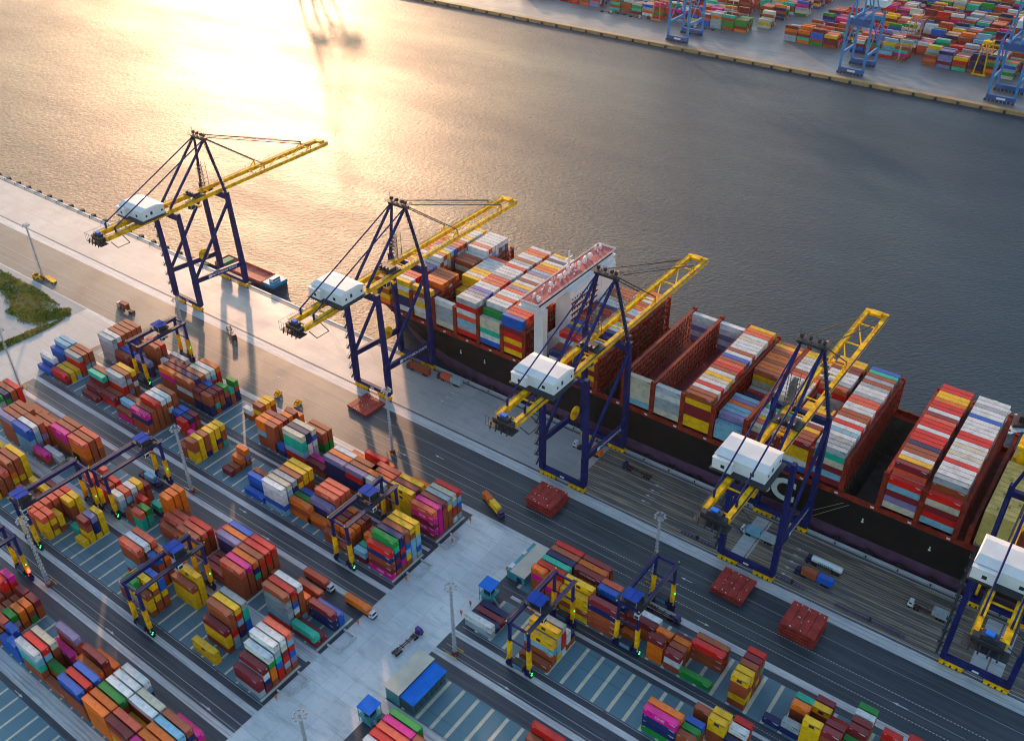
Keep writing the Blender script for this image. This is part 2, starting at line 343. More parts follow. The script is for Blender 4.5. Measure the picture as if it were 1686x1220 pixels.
# ------------------------------------------------------------------ containers
CB = []   # dict(x1,len,y,z,c,label parts)
ORD = ['first', 'second', 'third', 'fourth', 'fifth', 'sixth', 'seventh', 'eighth', 'ninth', 'tenth', 'eleventh', 'twelfth', 'thirteenth', 'fourteenth', 'fifteenth', 'sixteenth', 'seventeenth', 'eighteenth', 'nineteenth', 'twentieth', 'twenty first', 'twenty second', 'twenty third']
BLK_NAME = {'A0': 'block along quay road', 'B0': 'second block from quay', 'A1': 'third block from quay', 'B1': 'fourth block from quay', 'A2': 'fifth block from quay'}
YARD = {
 'L': """
B0 37.2 2 u uuw - uuu uuul uuul
B0 35.0 2 mr yy ly brrg blbb bgbb
B0 31.0 2 m mm bbmt bbbb - -
B0 29.2 2 - rm mb wrrgg bvbgb bbwmy
B0 26.3 2 kb ubl bbb - - -
B0 24.2 2 bbnk bbbb bbbbr bbbbw bbwbw bbbbb
B0 22.9 1 - - - - nnu nnu
B0 21.8 1 - - - brr bkn bbm
B0 18.8 1 yybb yyyy nbbb yyyy bnyy tbby
B0 19.9 1 bb bb bbk - - -
B0 15.7 1 - m b bo bvo -
B0 11.8 2 u nuu nnb - - -
B0 9.6 2 luwww llulc bbwng bbbyb bbbyy bbbyy
B0 7.7 2 - obo bbe bbu - -
B0 6.1 2 - bo nnnv bbbbp bbbbp bbbbp
B0 5.0 1 bb bbo bbb bbm bbo -
B0 3.9 1 b bbo bbo bbb bbm -
B0 2.3 1 ml bt bbo bbr nu nu
B0 0.05 2 kmbnr bnmnte bknrnn bylubb glllby gullyy
A0 34.3 2 ggggg bbrrw bulbb bbbbb bbubb bbbbb
A0 32.5 2 bmb bbu - - - -
A0 30.4 2 - nnv - bbbbb bbbbr -
A0 28.3 2 - - - bbw bbm bbw
A0 26.3 2 bbbko bbbbm bbbbm bbb - -
A0 24.3 2 bbwbb bbbbn bbbbb bblgc bbrlw bbrro
A0 23.4 1 nnbm nnbm nbbu - - -
A0 22.3 1 nnbb btbm nbbm nnbe bbt nnbe
A0 19.4 1 - - - bw - -
A0 18.1 1 - - - ybyb eeyy bbby
A0 16.0 1 bbloo bbbbo bbbbm - - -
A0 15.0 1 bbbbb bbbbp bbbbm bbbbo bbbbm bboo
A0 14.2 1 nu - - - - -
A0 12.1 2 mrlttc bgwwnn gggwuc - eebb eebb
A0 10.2 2 bm bk - - - -
A0 8.05 2 nnnnv bbbbo bbbbw - - bo
A0 6.05 2 bnnrv bbbbb bbbbb - bbbbr bbo
A0 4.45 2 bbbbg bbbbo bbbbp bbbbp bbr -
A0 2.4 2 - yyyyy bbbtm bbbyy bbr bbo
A0 0.15 2 mkmkp kkkkk bbbbm bbbyg wbrlc gbulr
A1 34.4 2 - - bbwge bbwen brwbb rrrrr
A1 31.0 2 bbbbv bbbbb bbbbb bbbbb bbbb bbb
A1 29.0 2 llluu bvllw bbvbb bbbb bbbb bbm
A1 27.3 2 bk - - - - -
A1 26.4 2 - gw - bbbkk bbbbb bbbbb
A1 25.4 1 - - c gt - -
A1 24.3 2 - - n bboop bbbbb bbbop
A1 21.4 1 bbbp bbb bbbp - - -
A1 20.2 1 bbr bbb bbr - - -
A1 19.4 1 - - - - ul l
A1 18.3 1 nlgw bblp bggw bbby bbm -
A1 17.1 1 bb bb bbr - - -
A1 16.2 1 ttp tte - nt - -
A1 14.9 1 - - b ooooo ooooo ooooo
A1 13.1 2 - bb bbp bbp mm -
A1 11.0 2 - byyb bbbp bbbr - -
A1 10.1 1 - - - - bbr bbk
A1 8.1 2 bm mm bm nnnnv bbbbo bbbbu
A1 6.1 2 bbbbp bbbbk bbtno bbbrb bbbrr bbbbr
A1 4.5 1 - - - bk - -
A1 4.0 2 - - - - bb -
A1 2.2 2 rlgggb bbwubr gbbbbw bbo - bb
A1 0.1 2 mt m - nnm uu -
B1 29.0 2 bbb bbb bbbb bbbb bbbb bbby
B1 26.8 2 yyy bbb bbbp byobb bybbb yyyyy
B1 24.5 1 - bb bbb - bby -
B1 23.3 1 - - - bb bby bbm
B1 21.55 1 bbbp bbbp bbbp bbbp bbbp bbbr
B1 20.5 1 yyyp ybyp byy - bbby yyyy
B1 19.3 1 - - - t t -
B1 18.0 1 - - y yybm ynnv yyyy
B1 12.1 2 - - - rllbbp bbbbbw bbbbbp
B1 11.0 1 - - - - bbbbu bbbbo
B1 11.6 1 bbg bby - - - -
B1 10.6 1 bgyge bybyy bbbuu bt - -
B1 9.6 1 byyb bbyby bbyuu - - -
B1 7.9 2 - - - - yyyb yyyyy
B1 3.8 2 yy - byym lgrbbb gnmlry guuttg
B1 0.1 2 gmm mnwm booew rrutgw bgrmcw bvurlp
A2 17.5 1 - - - bb bbrr bbrk
A2 16.1 1 bb bb bb bb bb bbm
A2 15.0 1 bb bbp bge boo ebo bbm
A2 13.9 1 uu buu - - - -
A2 12.9 1 uuu - - - - -
A2 10.5 2 bbtlw bbblr bbbbc - - -
A2 9.7 2 - - - bbk bbbbv m
A2 8.5 2 b bbe - - - -
A2 7.1 2 - - - bbbo bbbbm bbo
A2 6.4 2 bbbnu bbbbr bbbnu - - -
A2 4.15 2 ooooo bbboo bbbbe bbbbw bbbbw bbnlw
A2 2.1 2 byobm bbbbp bby bbbbw bbbbc -
A2 0.0 2 bbbbk bbbbo bbbbo bbbbl bnbnb bbk
""",
 'R': """
A0 2.9 1 bbbko - - - - -
A0 3.95 1 bbko - - - - -
A0 3.95 2 - bbbbr bbbtt bbbnn bbbbb bbbbr
A0 5.95 2 ybyy ybbyy - bbbmm bbbbo bbbbm
A0 7.9 2 bbbnm - bbbnu bbbbp - -
A0 8.95 1 - o b - - -
A0 9.9 2 - - bbm bbw - -
A0 10.9 1 ooom - bbo - - -
A0 12.0 1 bwm bbb bbo - - -
A0 11.6 1 - - - - m -
A0 13.9 2 e - - bbr bbb -
A0 15.9 1 bybby yybyy bbbbb bybbm bbtbr -
A0 17.95 1 n - - - - -
A0 18.95 1 ng - - - - -
A0 19.0 1 - - bbo bbt bm -
A0 19.95 1 yyyy bb - bby bbm -
A0 20.95 1 nbbm bnbm - nr - -
A0 21.95 1 bbo bbe gbbm gbbm bbbw ebbe
A0 23.4 1 - - - - - br
A0 24.6 1 - - - - bw bbr
B0 2.1 2 gw n m n - -
B0 6.05 2 b bbly ylggy wbrrg bww bn
B0 14.0 2 ennk bbbo - - - -
B0 15.0 1 bbb bbe bbu - bbb t
B0 16.0 1 - - - bbyy bbyy -
B0 17.0 1 - - nn nn bbw bbr
A1 9.7 2 - - - - bb bbr
B1 3.8 2 bbbby bbbbw bbbbr bbbbp bbbbk bbbbe
B1 5.8 2 bbbb bbbbg bbbb bbbw bbbbb bbw
B1 7.8 2 - bbb bbw bbb bbu -
"""}
CW, CH = 2.44, 2.9
bay_no = {}
for side in 'LR':
    rows = [l.split() for l in YARD[side].strip().splitlines()]
    for strip in SY:
        xs = sorted({float(r[1]) for r in rows if r[0] == strip})
        for n_, x in enumerate(xs): bay_no[(side, strip, x)] = n_
    for r in rows:
        st, idx, ln = r[0], float(r[1]), int(r[2])
        xe = XL(idx) - .15 if side == 'L' else XR(idx) - .15
        for ri, s_ in enumerate(r[3:9]):
            if s_ == '-': continue
            yc = SY[st] + .6 + RP * (ri + .5)
            for t, c in enumerate(s_):
                CB.append(dict(x=xe, L=12.19 if ln == 2 else 6.06, y=yc, z=.05 + t * TH, c=c, t=t, n=len(s_), ri=ri, bay=bay_no[(side, st, idx)], side=side, st=st, kind='yard'))
# ship bays: end X, near-row stack (bottom to top), tops for further rows, tiers per row
SHIP_Y, SP, SZ = 301.6, 2.78, 23.4
def tiers(spec):   # "5x3,6x2" -> list
    out = []
    for p_ in spec.split(','):
        a, b = p_.split('x'); out += [int(a)] * int(b)
    return out
SB = [
 (-305.2, 'oybyb', 'ybbpwrwbypwwbrpppppyyy', '0x2,5x18,0x2'),
 (-290.9, 'wnnywy', 'bwrrprvvwwbylubpbwywwwy'[1:], '6x8,7x14'),
 (-276.2, 'cwycby', 'mmoobbo....bbbwwpwwwwww', '5x2,6x5,0x4,6x4,7x7'),
 (-262.4, 'cgggw', '.....yyywyywwwwpp......', '0x5,4x2,6x9,0x6'),
 (-247.9, 'rglpwrg', 'wgvuwwpprgwwwrwgbwwopw', '7x22'),
 (-233.6, 'uwtcc', 'ewwpwwpvywmwcvlooywnwy', '6x1,7x21'),
 (-220.2, 'yryrmuu', 'prppoobowpbwpwwopbwwyw', '7x22'),
 (-195.0, '', 'nmbrbuyubpbmrbnwwcbbbb', '3x3,5x19'),
 (-180.5, 'bymyr', 'rcwbwwnwwyrwpwwprbwwpo', '5x6,6x16'),
 (-151.9, 'lcccc', '....................vw', '0x21,5x1'),
 (-137.4, 'cggwg', '....................vw', '0x21,5x1'),
 (-123.2, 'yymmyb', 'bwrwcywbrpbuwbwwwcwpoy', '6x22'),
 (-108.6, 'lll', 'vllovlnvmnrwbooboobpyb', '4x6,2x6,5x10'),
 (-94.3, 'ulm', 'cpywwtwwcwwwcwpbwwcwyyw'[:22], '4x8,5x14'),
 (-80.4, 'uwyym', 'bbymwybyyy....gwwwmmyy', '5x9,1x4,6x9'),
 (-66.2, 'mlmctg', 'ggwlwrwbbwwppgwwgbgbtu', '6x22'),
 (-36.8, 'cvmlr', 'mywbbnrrrwrrpmwrroyyrr', '7x22'),
 (-22.5, 'lrmcr', 'gwwwrwcwcwrrwwwwuwwgww', '7x22'),
]
rs = random.Random(11)
for bi, (xe, near, tops, tr) in enumerate(SB):
    tl = tiers(tr)
    for ri in range(23):
        if ri == 0: st = near
        else:
            if ri - 1 >= len(tops) or ri - 1 >= len(tl): continue
            n_ = tl[ri - 1]; top = tops[ri - 1]
            if n_ == 0: continue
            if top == '.': top = 'b'
            if bi in (9, 10): CB += [dict(x=xe, L=12.19, y=SHIP_Y + SP * (ri + .5), z=SZ + t * TH, c='vwvww'[t], t=t, n=5, ri=ri, bay=bi, side='S', st='S', kind='ship') for t in range(5)]; continue
            st = ''.join(rs.choice('bbbmwgwclrvyuwbppt') for _ in range(n_ - 1)) + top
        yc = SHIP_Y + SP * (ri + .5)
        for t, c in enumerate(st):
            CB.append(dict(x=xe, L=12.19, y=yc, z=SZ + t * TH, c=c, t=t, n=len(st), ri=ri, bay=bi, side='S', st='S', kind='ship'))
# far terminal
rf = random.Random(5)
fy = 930.0
for band in range(13):
    for xs in range(0, 62):
        x = 150 - xs * 13.4
        if -415 < x + .5 < -352 + band * 9 and not (x < -395): 
            if -392 < x - band * 6.5 < -352: continue
        if rf.random() < .07: continue
        big = rf.random(); colr = rf.choice('bbbmmpkkuunwccotyerrgvlb')
        for ri in range(6):
            n_ = rf.choice((1, 2, 3, 3, 4, 4, 5, 5)) if big < .7 else 4
            for t in range(n_):
                c = colr if rf.random() < .35 else rf.choice('bbbbmmmpkunnwcotyergb')
                CB.append(dict(x=x, L=12.19, y=fy + 1.5 + 2.9 * ri, z=.05 + t * TH, c=c, t=t, n=n_, ri=ri, bay=xs, side='F', st='F%d' % band, kind='far'))
    fy += 27 if band % 2 == 0 else 36
# visibility rank
occ = {}
for q in CB: occ.setdefault((q['st'], q['side'], q['ri']), []).append(q)
def exposed_end(q):
    for o in occ[(q['st'], q['side'], q['ri'])]:
        if o is not q and abs(o['z'] - q['z']) < .5 and -.5 < (o['x'] - o['L']) - q['x'] < 1.2: return False
    return True
def exposed_side(q):
    for o in occ.get((q['st'], q['side'], q['ri'] - 1), []):
        if abs(o['z'] - q['z']) < .5 and min(o['x'], q['x']) - max(o['x'] - o['L'], q['x'] - q['L']) > .6 * q['L']: return False
    return True
cp = Vector((0, 0, CAMZ))
def project(p):
    d = p - cp; z = d.dot(F_); return 843 + 1571.8 * d.dot(R_) / z, 610 - 1571.8 * d.dot(U_) / z, z
for q in CB:
    c = Vector((q['x'] - q['L'] / 2, q['y'], q['z'] + 1.4)); px, py, dz = project(c)
    a = 0; v = (cp - c).normalized()
    if q['t'] == q['n'] - 1: a += q['L'] * CW * v.z
    if exposed_side(q): a += q['L'] * CH * -v.y
    if exposed_end(q): a += CW * CH * v.x
    if not (-25 < px < 1711 and -20 < py < 1240): a = 0
    q['score'] = a / dz ** 2 * (1.6 if q['kind'] == 'yard' else 1)
CB.sort(key=lambda q: -q['score'])
IND, REST = CB[:286], CB[286:]
def container_mesh(c, L):
    g = MB(); x0, x1, y0, y1 = -L, 0, -CW/2, CW/2
    g.box(x0 + .05, x1 - .05, y0 + .05, y1 - .05, .10, CH - .06)
    for y in (y0, y1 - .14):
        g.box(x0, x1, y, y + .14, 0, .16).box(x0, x1, y, y + .14, CH - .14, CH)
        for x in (x0, x1 - .16): g.box(x, x + .16, y, y + .14, .16, CH - .14)
    for x in (x0, x1 - .12): g.box(x, x + .12, y0 + .14, y1 - .14, CH - .14, CH - .003).box(x, x + .12, y0 + .14, y1 - .14, 0, .16)
    mk = 0
    for a, b, z0, z1 in ((-2.6, -.5, 2.3, 2.5), (-1.9, -.5, 2.02, 2.16), (x0 + .5, x0 + 1.3, 2.3, 2.5)): g.box(a, b, y0 + .02, y0 + .045, z0, z1, 1)
    return g.mesh('container', [cmat(c), MATS['code_marks_dark' if c in 'wcgly' else 'code_marks_pale']])
def door_mesh(c):
    g = MB(); g.box(0, .035, -1.06, -.015, .18, CH - .17).box(0, .035, .015, 1.06, .18, CH - .17)
    g.box(.036, .05, .3, .9, 1.9, 2.4, 1)
    for y in (-.8, -.35, .35, .8): g.tube((.07, y, .2), (.07, y, CH - .2), .03, 4).box(.03, .09, y - .12, y + .12, 1.2, 1.28)
    return g.mesh('door', [cmat(c), MATS['code_marks_dark' if c in 'wcgly' else 'code_marks_pale']])
mat('code_marks_dark', (.05, .06, .08), .6, dirt=0); mat('code_marks_pale', (.6, .6, .58), .6, dirt=0)
cmesh, dmesh = {}, {}
used = {}
def cont_label(q):
    col = CN[q['c']]; tier = 'topping' if q['t'] == q['n'] - 1 else ORD[q['t']] + ' up in'
    if q['kind'] == 'ship':
        return f"{col} container {tier} {ORD[q['ri']]} row from quay, {ORD[q['bay']]} ship bay from bow"
    sd = 'left' if q['side'] == 'L' else 'right'
    return f"{col} container {tier} {ORD[q['ri']]} row, {ORD[q['bay']]} bay {sd} of junction, {ORD[list(SY).index(q['st'])]} yard block"
done = {}
for q in IND:
    k = (q['c'], q['L'])
    if k not in cmesh: cmesh[k] = container_mesh(*k)
    if q['c'] not in dmesh: dmesh[q['c']] = door_mesh(q['c'])
    o = bpy.data.objects.new('shipping_container', cmesh[k]); COL.objects.link(o); o.location = (q['x'], q['y'], q['z'])
    lab = cont_label(q); used[lab] = used.get(lab, 0) + 1
    tag(o, lab, 'container', 'shipping containers on the ship' if q['kind'] == 'ship' else 'shipping containers stacked in the yard')
    d = bpy.data.objects.new('door', dmesh[q['c']]); COL.objects.link(d); d.parent = o; d.location = (-.02, 0, 0)
    done[(q['side'], q['st'], q['bay'], q['ri'], q['t'])] = o; q['o'] = o
print('dup labels', [k for k, v in used.items() if v > 1][:10])
g = MB(); keys = list(CC)
for q in REST: g.box(q['x'] - q['L'], q['x'], q['y'] - CW/2, q['y'] + CW/2, q['z'], q['z'] + CH, keys.index(q['c']))
o = g.build('container_stacks', [cmat(c) for c in keys]); tag(o, 'remaining shipping containers stacked in the yards and ship', 'containers', kind='stuff')
# lettering on some sides
LET = mat('white_lettering', (.7, .7, .7), .5, dirt=0); DLET = mat('dark_lettering', (.03, .03, .05), .5, dirt=0)
def letter_side(q, body, size, m=LET, dx=0):
    if 'o' not in q: return
    text('lettering', body, size, m, q['o'], (-q['L'] / 2 + dx, -CW / 2 - .01, CH / 2 + .1), (pi/2, 0, 0), .01)
for q in IND:
    if q['kind'] != 'yard': continue
    if q['side'] == 'R' and q['st'] == 'A0' and q['c'] == 'm' and q['ri'] == 3: letter_side(q, 'HYUNDAI', 1.5)
    elif q['c'] == 'k' and exposed_side(q) and q['L'] > 10: letter_side(q, 'ONE', 1.7)
    elif q['c'] == 'y' and exposed_side(q):
        if 'o' in q:
            gg = MB().box(-q['L'] / 2 - .9, -q['L'] / 2 + .9, -CW / 2 - .02, -CW / 2 - .002, .8, 2.2); gg.build('logo_panel', DLET, q['o'])
    elif q['c'] == 'p' and exposed_side(q) and q['L'] > 10: letter_side(q, 'K LINE', 1.3)

# ------------------------------------------------------------------ ship
def ship():
    T = empty('container_ship', (-150, 334.5, -3), label='long black hulled container ship with red deck moored along the quay', cat='ship')
    ox, oy, oz = -150, 334.5, -3
    def B(mb, name, m, par=T):
        mb.v = [(x - ox, y - oy, z - oz) for x, y, z in mb.v]; return mb.build(name, m, par)
    st = [(-344, .3, .2), (-338, 11, 2), (-328, 20, 5), (-316, 28, 11), (-304, 32.3, 18), (-290, 33.4, 24), (-270, 33.5, 30), (-250, 33.5, 32.6), (-232, 33.5, 33.4), (-200, 33.5, 33.5), (70, 33.5, 33.5)]
    lv = [(-3.5, 0), (4.5, .22), (5.0, .26), (12, .66), (17, .9), (20.3, 1)]
    g = MB(); g2 = MB()
    def ring(s, y_sign):
        x, hd, hw = s; out = []
        for z, k in lv:
            hb = hw + (hd - hw) * k; xx = x + (1 - k) * (12 if x < -340 else 6 if x < -330 else 0)
            out.append((xx, oy + y_sign * hb, z))
        return out
    for sg in (-1, 1):
        for i in range(len(st) - 1):
            a, b = ring(st[i], sg), ring(st[i+1], sg)
            for j in range(len(lv) - 1):
                t = g2 if j == 0 else g
                qd = (a[j], b[j], b[j+1], a[j+1]) if sg < 0 else (a[j+1], b[j+1], b[j], a[j]); t.quad(*qd)
    g.quad((70, oy - 33.5, 4.5), (70, oy + 33.5, 4.5), (70, oy + 33.5, 20.3), (70, oy - 33.5, 20.3))
    B(g, 'hull', mat('hull_black', (.009, .009, .010), .6, dirt=.6, dscale=.12, dcol=(.016, .012, .011), spec=.2)); B(g2, 'boot_top', mat('boot_top_purple', (.12, .05, .10), .6, dirt=.4, dscale=.2))
    # deck with two open holds
    g = MB(); holds = [(-178.5, -166), (-64.5, -50.5)]
    y0, y1 = 301.2, 367.8
    def deckpiece(a, b): g.quad((a, y0, 20.2), (b, y0, 20.2), (b, y1, 20.2), (a, y1, 20.2))
    xs = -290
    for a, b in holds:
        deckpiece(xs, a); g.quad((a, y0, 20.2), (b, y0, 20.2), (b, 304.5, 20.2), (a, 304.5, 20.2)); g.quad((a, 364.5, 20.2), (b, 364.5, 20.2), (b, y1, 20.2), (a, y1, 20.2)); xs = b
    deckpiece(xs, 70)
    fore = [(s[0], s[1] - .3) for s in st[1:6]]
    n = len(g.v); pts = [(x, oy - h) for x, h in fore] + [(x, oy + h) for x, h in reversed(fore)] + [(-343, oy)]
    g.v += [(x, y, 20.25) for x, y in pts]; g.f.append(tuple(range(n, n + len(pts)))); g.mi.append(0)
    B(g, 'deck', REDP)
    for a, b in holds:
        g = MB()
        g.quad((a, 304.5, 20.2), (b, 304.5, 20.2), (b, 304.5, -1), (a, 304.5, -1)).quad((a, 364.5, -1), (b, 364.5, -1), (b, 364.5, 20.2), (a, 364.5, 20.2))
        g.quad((a, 304.5, -1), (a, 364.5, -1), (a, 364.5, 20.2), (a, 304.5, 20.2)).quad((b, 304.5, 20.2), (b, 364.5, 20.2), (b, 364.5, -1), (b, 304.5, -1)).flat(a, b, 304.5, 364.5, -1)
        for k in range(22): y = 304.9 + k * 2.78; g.box(a + .05, a + .35, y - .12, y + .12, -1, 20).box(b - .35, b - .05, y - .12, y + .12, -1, 20)
        B(g, 'cargo_hold', mat('hold_interior', (.10, .10, .085), .8, dirt=.4, dscale=.2))
    # side coaming band with pilasters
    for sg, y in ((-1, 301.2), (1, 367.8)):
        g = MB(); g.box(-300, 70, y - .25, y + .25, 20.2, 22.6)
        for i in range(26):
            x = -303.9 + i * 14.4
            g.box(x - .3, x + .3, y - .4, y + .4, 20.2, 23.0)
        B(g, 'side_coaming', REDP)
    for i in range(25): x = -296.7 + i * 14.4; B(MB().box(x - .7, x + .7, 300.62, 300.9, 21.2, 21.9), 'side_plate', WHT)
    # hatch covers
    for xe, near, tops, tr in SB:
        for k in range(4): B(MB().box(xe - 12.4, xe + .2, 304.0 + k * 15.4, 304.0 + k * 15.4 + 15.1, 20.2, 23.2), 'hatch_cover', mat('deck_hatch_maroon', (.22, .018, .04), .6, dirt=.3, spec=.2))
    # lashing bridges in the gaps
    gaps = [(-304.1, 34), (-289.7, 36), (-275, 37), (-261.3, 37), (-246.8, 39), (-232.5, 36.5), (-219.4, 39), (-193.9, 33), (-179.4, 39), (-165.2, 38.3), (-150.8, 38.3), (-136.3, 38.8), (-122.1, 38), (-107.5, 38), (-93.2, 36), (-79.3, 37), (-65.1, 38), (-50.2, 39), (-35.7, 38), (-21.4, 38), (-17, 30)]
    for x, h in gaps:
        g = MB(); hy0, hy1 = (301.2, 367.8) if x > -290 else (305.5, 363.5)
        for k in range(25):
            y = hy0 + .4 + k * (hy1 - hy0 - .8) / 24; g.box(x - .55, x - .3, y - .16, y + .16, 20.3, h).box(x + .3, x + .55, y - .16, y + .16, 20.3, h)
        z = 23.2
        while z < h + .1:
            g.box(x - .75, x + .75, hy0 + .05, hy1 - .05, z - .12, z + .06)
            for xx in (-.72, .72): g.box(x + xx - .03, x + xx + .03, hy0, hy1, z + .95, z + 1.03)
            z += (h - 23.2) / 5
        for k in range(0, 24, 2):
            y = hy0 + .4 + k * (hy1 - hy0 - .8) / 24; yb = y + (hy1 - hy0) / 24
            g.beam((x + .42, y, 21), (x + .42, yb, h - 1), .12)
        g.box(x - .95, x + .95, hy0 - .1, hy0 + 1.0, 20.3, h + .9).box(x - .95, x + .95, hy1 - 1.0, hy1 + .1, 20.3, h + .9)
        B(g, 'lashing_bridge', REDP)
    # superstructure
    g = MB()
    g.box(-215, -210, 303.4, 307.0, 20.2, 52).box(-215, -210, 362.4, 366, 20.2, 52)
    g.box(-217, -208.5, 324, 360, 20.2, 50); g.box(-216, -209.2, 316, 326, 20.2, 32); g.box(-219, -209, 324, 346, 50, 53)
    for sg in (-1,):
        yc = 334.5
        g.prism([(-216.5, yc - sg * 16.5), (-208.2, yc - sg * 16.5), (-208.2, yc - sg * 29), (-216.5, yc - sg * 29)][::sg], 44, 51.9)
    B(g, 'accommodation_block', mat('ship_white', (.82, .76, .73), .5, dirt=.12, dscale=.1))
    for z in range(24, 50, 3):
        for k in range(10): y = 325.2 + k * 2.1; B(MB().box(-208.48, -208.4, y, y + .8, z + .2, z + .95), 'window', GLASS)
    for z in range(26, 50, 3): B(MB().box(-208.5, -207.6, 324, 347, z - .10, z), 'balcony_deck', REDP)
    g = MB(); g.box(-222, -211.5, 300.6, 368.6, 52, 53.2).box(-221, -212, 301.5, 367.5, 53.2, 55.4); B(g, 'bridge', MATS['ship_white'])
    g = MB(); g.box(-212.0, -211.93, 303, 366, 54, 54.9).box(-221.1, -221.0, 303, 366, 54, 54.9); B(g, 'bridge_windows', GLASS)
    g = MB(); g.box(-221.5, -211.6, 301, 368, 55.4, 55.7); B(g, 'bridge_deck', mat('bridge_deck_red', (.55, .13, .12), .7, dirt=.3, spec=.2))
    g = MB()
    for y in (300.9, 368.1): g.box(-221.6, -211.4, y - .1, y + .1, 55.7, 56.7)
    for x in (-221.6, -211.5): g.box(x - .07, x + .07, 301, 368, 56.4, 56.6).box(x - .07, x + .07, 301, 368, 55.7, 55.9)
    for k in range(28):
        for x in (-221.6, -211.5): g.box(x - .07, x + .07, 302 + k * 2.4, 302.2 + k * 2.4, 55.7, 56.6)
    B(g, 'railing', MATS['ship_white'])
    g = MB(); g.tube((-217, 334.5, 55), (-217, 334.5, 68), .7, 8, .35).box(-217.3, -216.7, 330, 339, 61, 61.4).box(-217.3, -216.7, 331.5, 337.5, 64, 64.3)
    B(g, 'radar_mast', MATS['ship_white'])
    rq = random.Random(9)
    for k in range(46):
        g = MB(); yy = rq.uniform(304, 365); xx = rq.uniform(-220, -214); h_ = rq.uniform(.5, 2.6); w2 = rq.uniform(.15, .9)
        g.box(xx, xx + w2, yy, yy + w2 * rq.uniform(.6, 2.5), 55.7, 55.7 + h_); B(g, 'deck_locker', MATS['ship_white'])
    for y in (326, 330, 342, 347, 318, 352):
        g = MB(); g.tube((-216, y, 55.5), (-216, y, 57.2), .4, 6); g.ball((-216, y, 58.2), 1.2); B(g, 'radar_dome', MATS['ship_white'])
    g = MB()
    for k in range(5): g.box(-206.5, -200, 304 + k * 1.0, 304.6 + k, 22 + k * 1.3, 22.4 + k * 1.3)
    g.box(-206, -200, 303, 309, 24, 24.5).box(-206, -203, 310, 330, 23, 26)
    B(g, 'boat_deck', MATS['ship_white'])
    g = MB(); g.ball((-203, 307, 27), 1.6, 2.4, 1, 1); B(g, 'lifeboat', FORG)
    # funnel casing aft
    g = MB(); g.box(-15, -4, 303.5, 338, 20.2, 38).box(-15, -4, 338, 362, 20.2, 31)
    B(g, 'funnel_casing', mat('casing_cream_yellow', (.66, .48, .14), .6, dirt=.25, dscale=.3, spec=.2))
    g = MB()
    for k in range(11): g.box(-15.1, -3.9, 306 + k * 3, 306.12 + k * 3, 20.4, 38.1)
    for z in (24, 28, 32, 36): g.box(-3.98, -3.9, 303.6, 338, z, z + .15)
    for k in range(9): g.box(-12 + (k % 3) * 3, -11 + (k % 3) * 3, 307 + k * 3.2, 308.2 + k * 3.2, 38, 38.8)
    B(g, 'casing_ribs', mat('casing_dark_yellow', (.42, .30, .08), .6))
    g = MB(); g.box(-13, -6, 340, 347, 31, 44).box(-14.2, -5, 339, 348, 44, 45); B(g, 'funnel', CYEL)
    g = MB(); g.box(-14.5, -4.5, 349, 351, 31, 32.4).box(-14.5, -4.5, 359, 361, 31, 32.4).box(-9.6, -8.6, 351, 359, 31, 32.4); B(g, 'casing_girders', CYEL)
    # foredeck gear
    g = MB()
    for x, y in ((-322, 326), (-322, 343), (-330, 334), (-314, 334)): g.tube((x, y - 2, 21.8), (x, y + 2, 21.8), 1.1, 10).box(x - 1.5, x + 1.5, y - 2.4, y + 2.4, 20.3, 20.9)
    g.tube((-326, 334.5, 20), (-326, 334.5, 36), .35, 8, .2).box(-326.2, -325.8, 332, 337, 32, 32.3)
    B(g, 'windlass_gear', mat('foredeck_gear', (.35, .3, .3), .6))
    LT = text('hull_lettering', 'MSC', 15, mat('hull_white_letters', (.6, .66, .62), .6, dirt=.1), T, (-96.5 - ox, 300.96 - oy, 11.6 - oz), (pi/2, 0, 0), .01, bold=.55)
    for x in (-258, -243, -112, -54, -28):
        g = MB().tube((x, 300.99, 12.5), (x, 300.9, 12.5), .55, 8).box(x - .25, x + .25, 300.9, 300.98, 13.2, 14.2); B(g, 'draught_mark', WHT)
    for k, x in enumerate((-330, -300, -60)):
        for (a, b) in (((x, 306 if k < 2 else 301.5, 20), (x - 24, 297.4, .6)), ((x + 2, 306 if k < 2 else 301.5, 20), (x - 20, 297.4, .6))): B(MB().tube(a, b, .09, 4), 'mooring_line', mat('rope', (.4, .36, .25), .8, dirt=0))
ship()

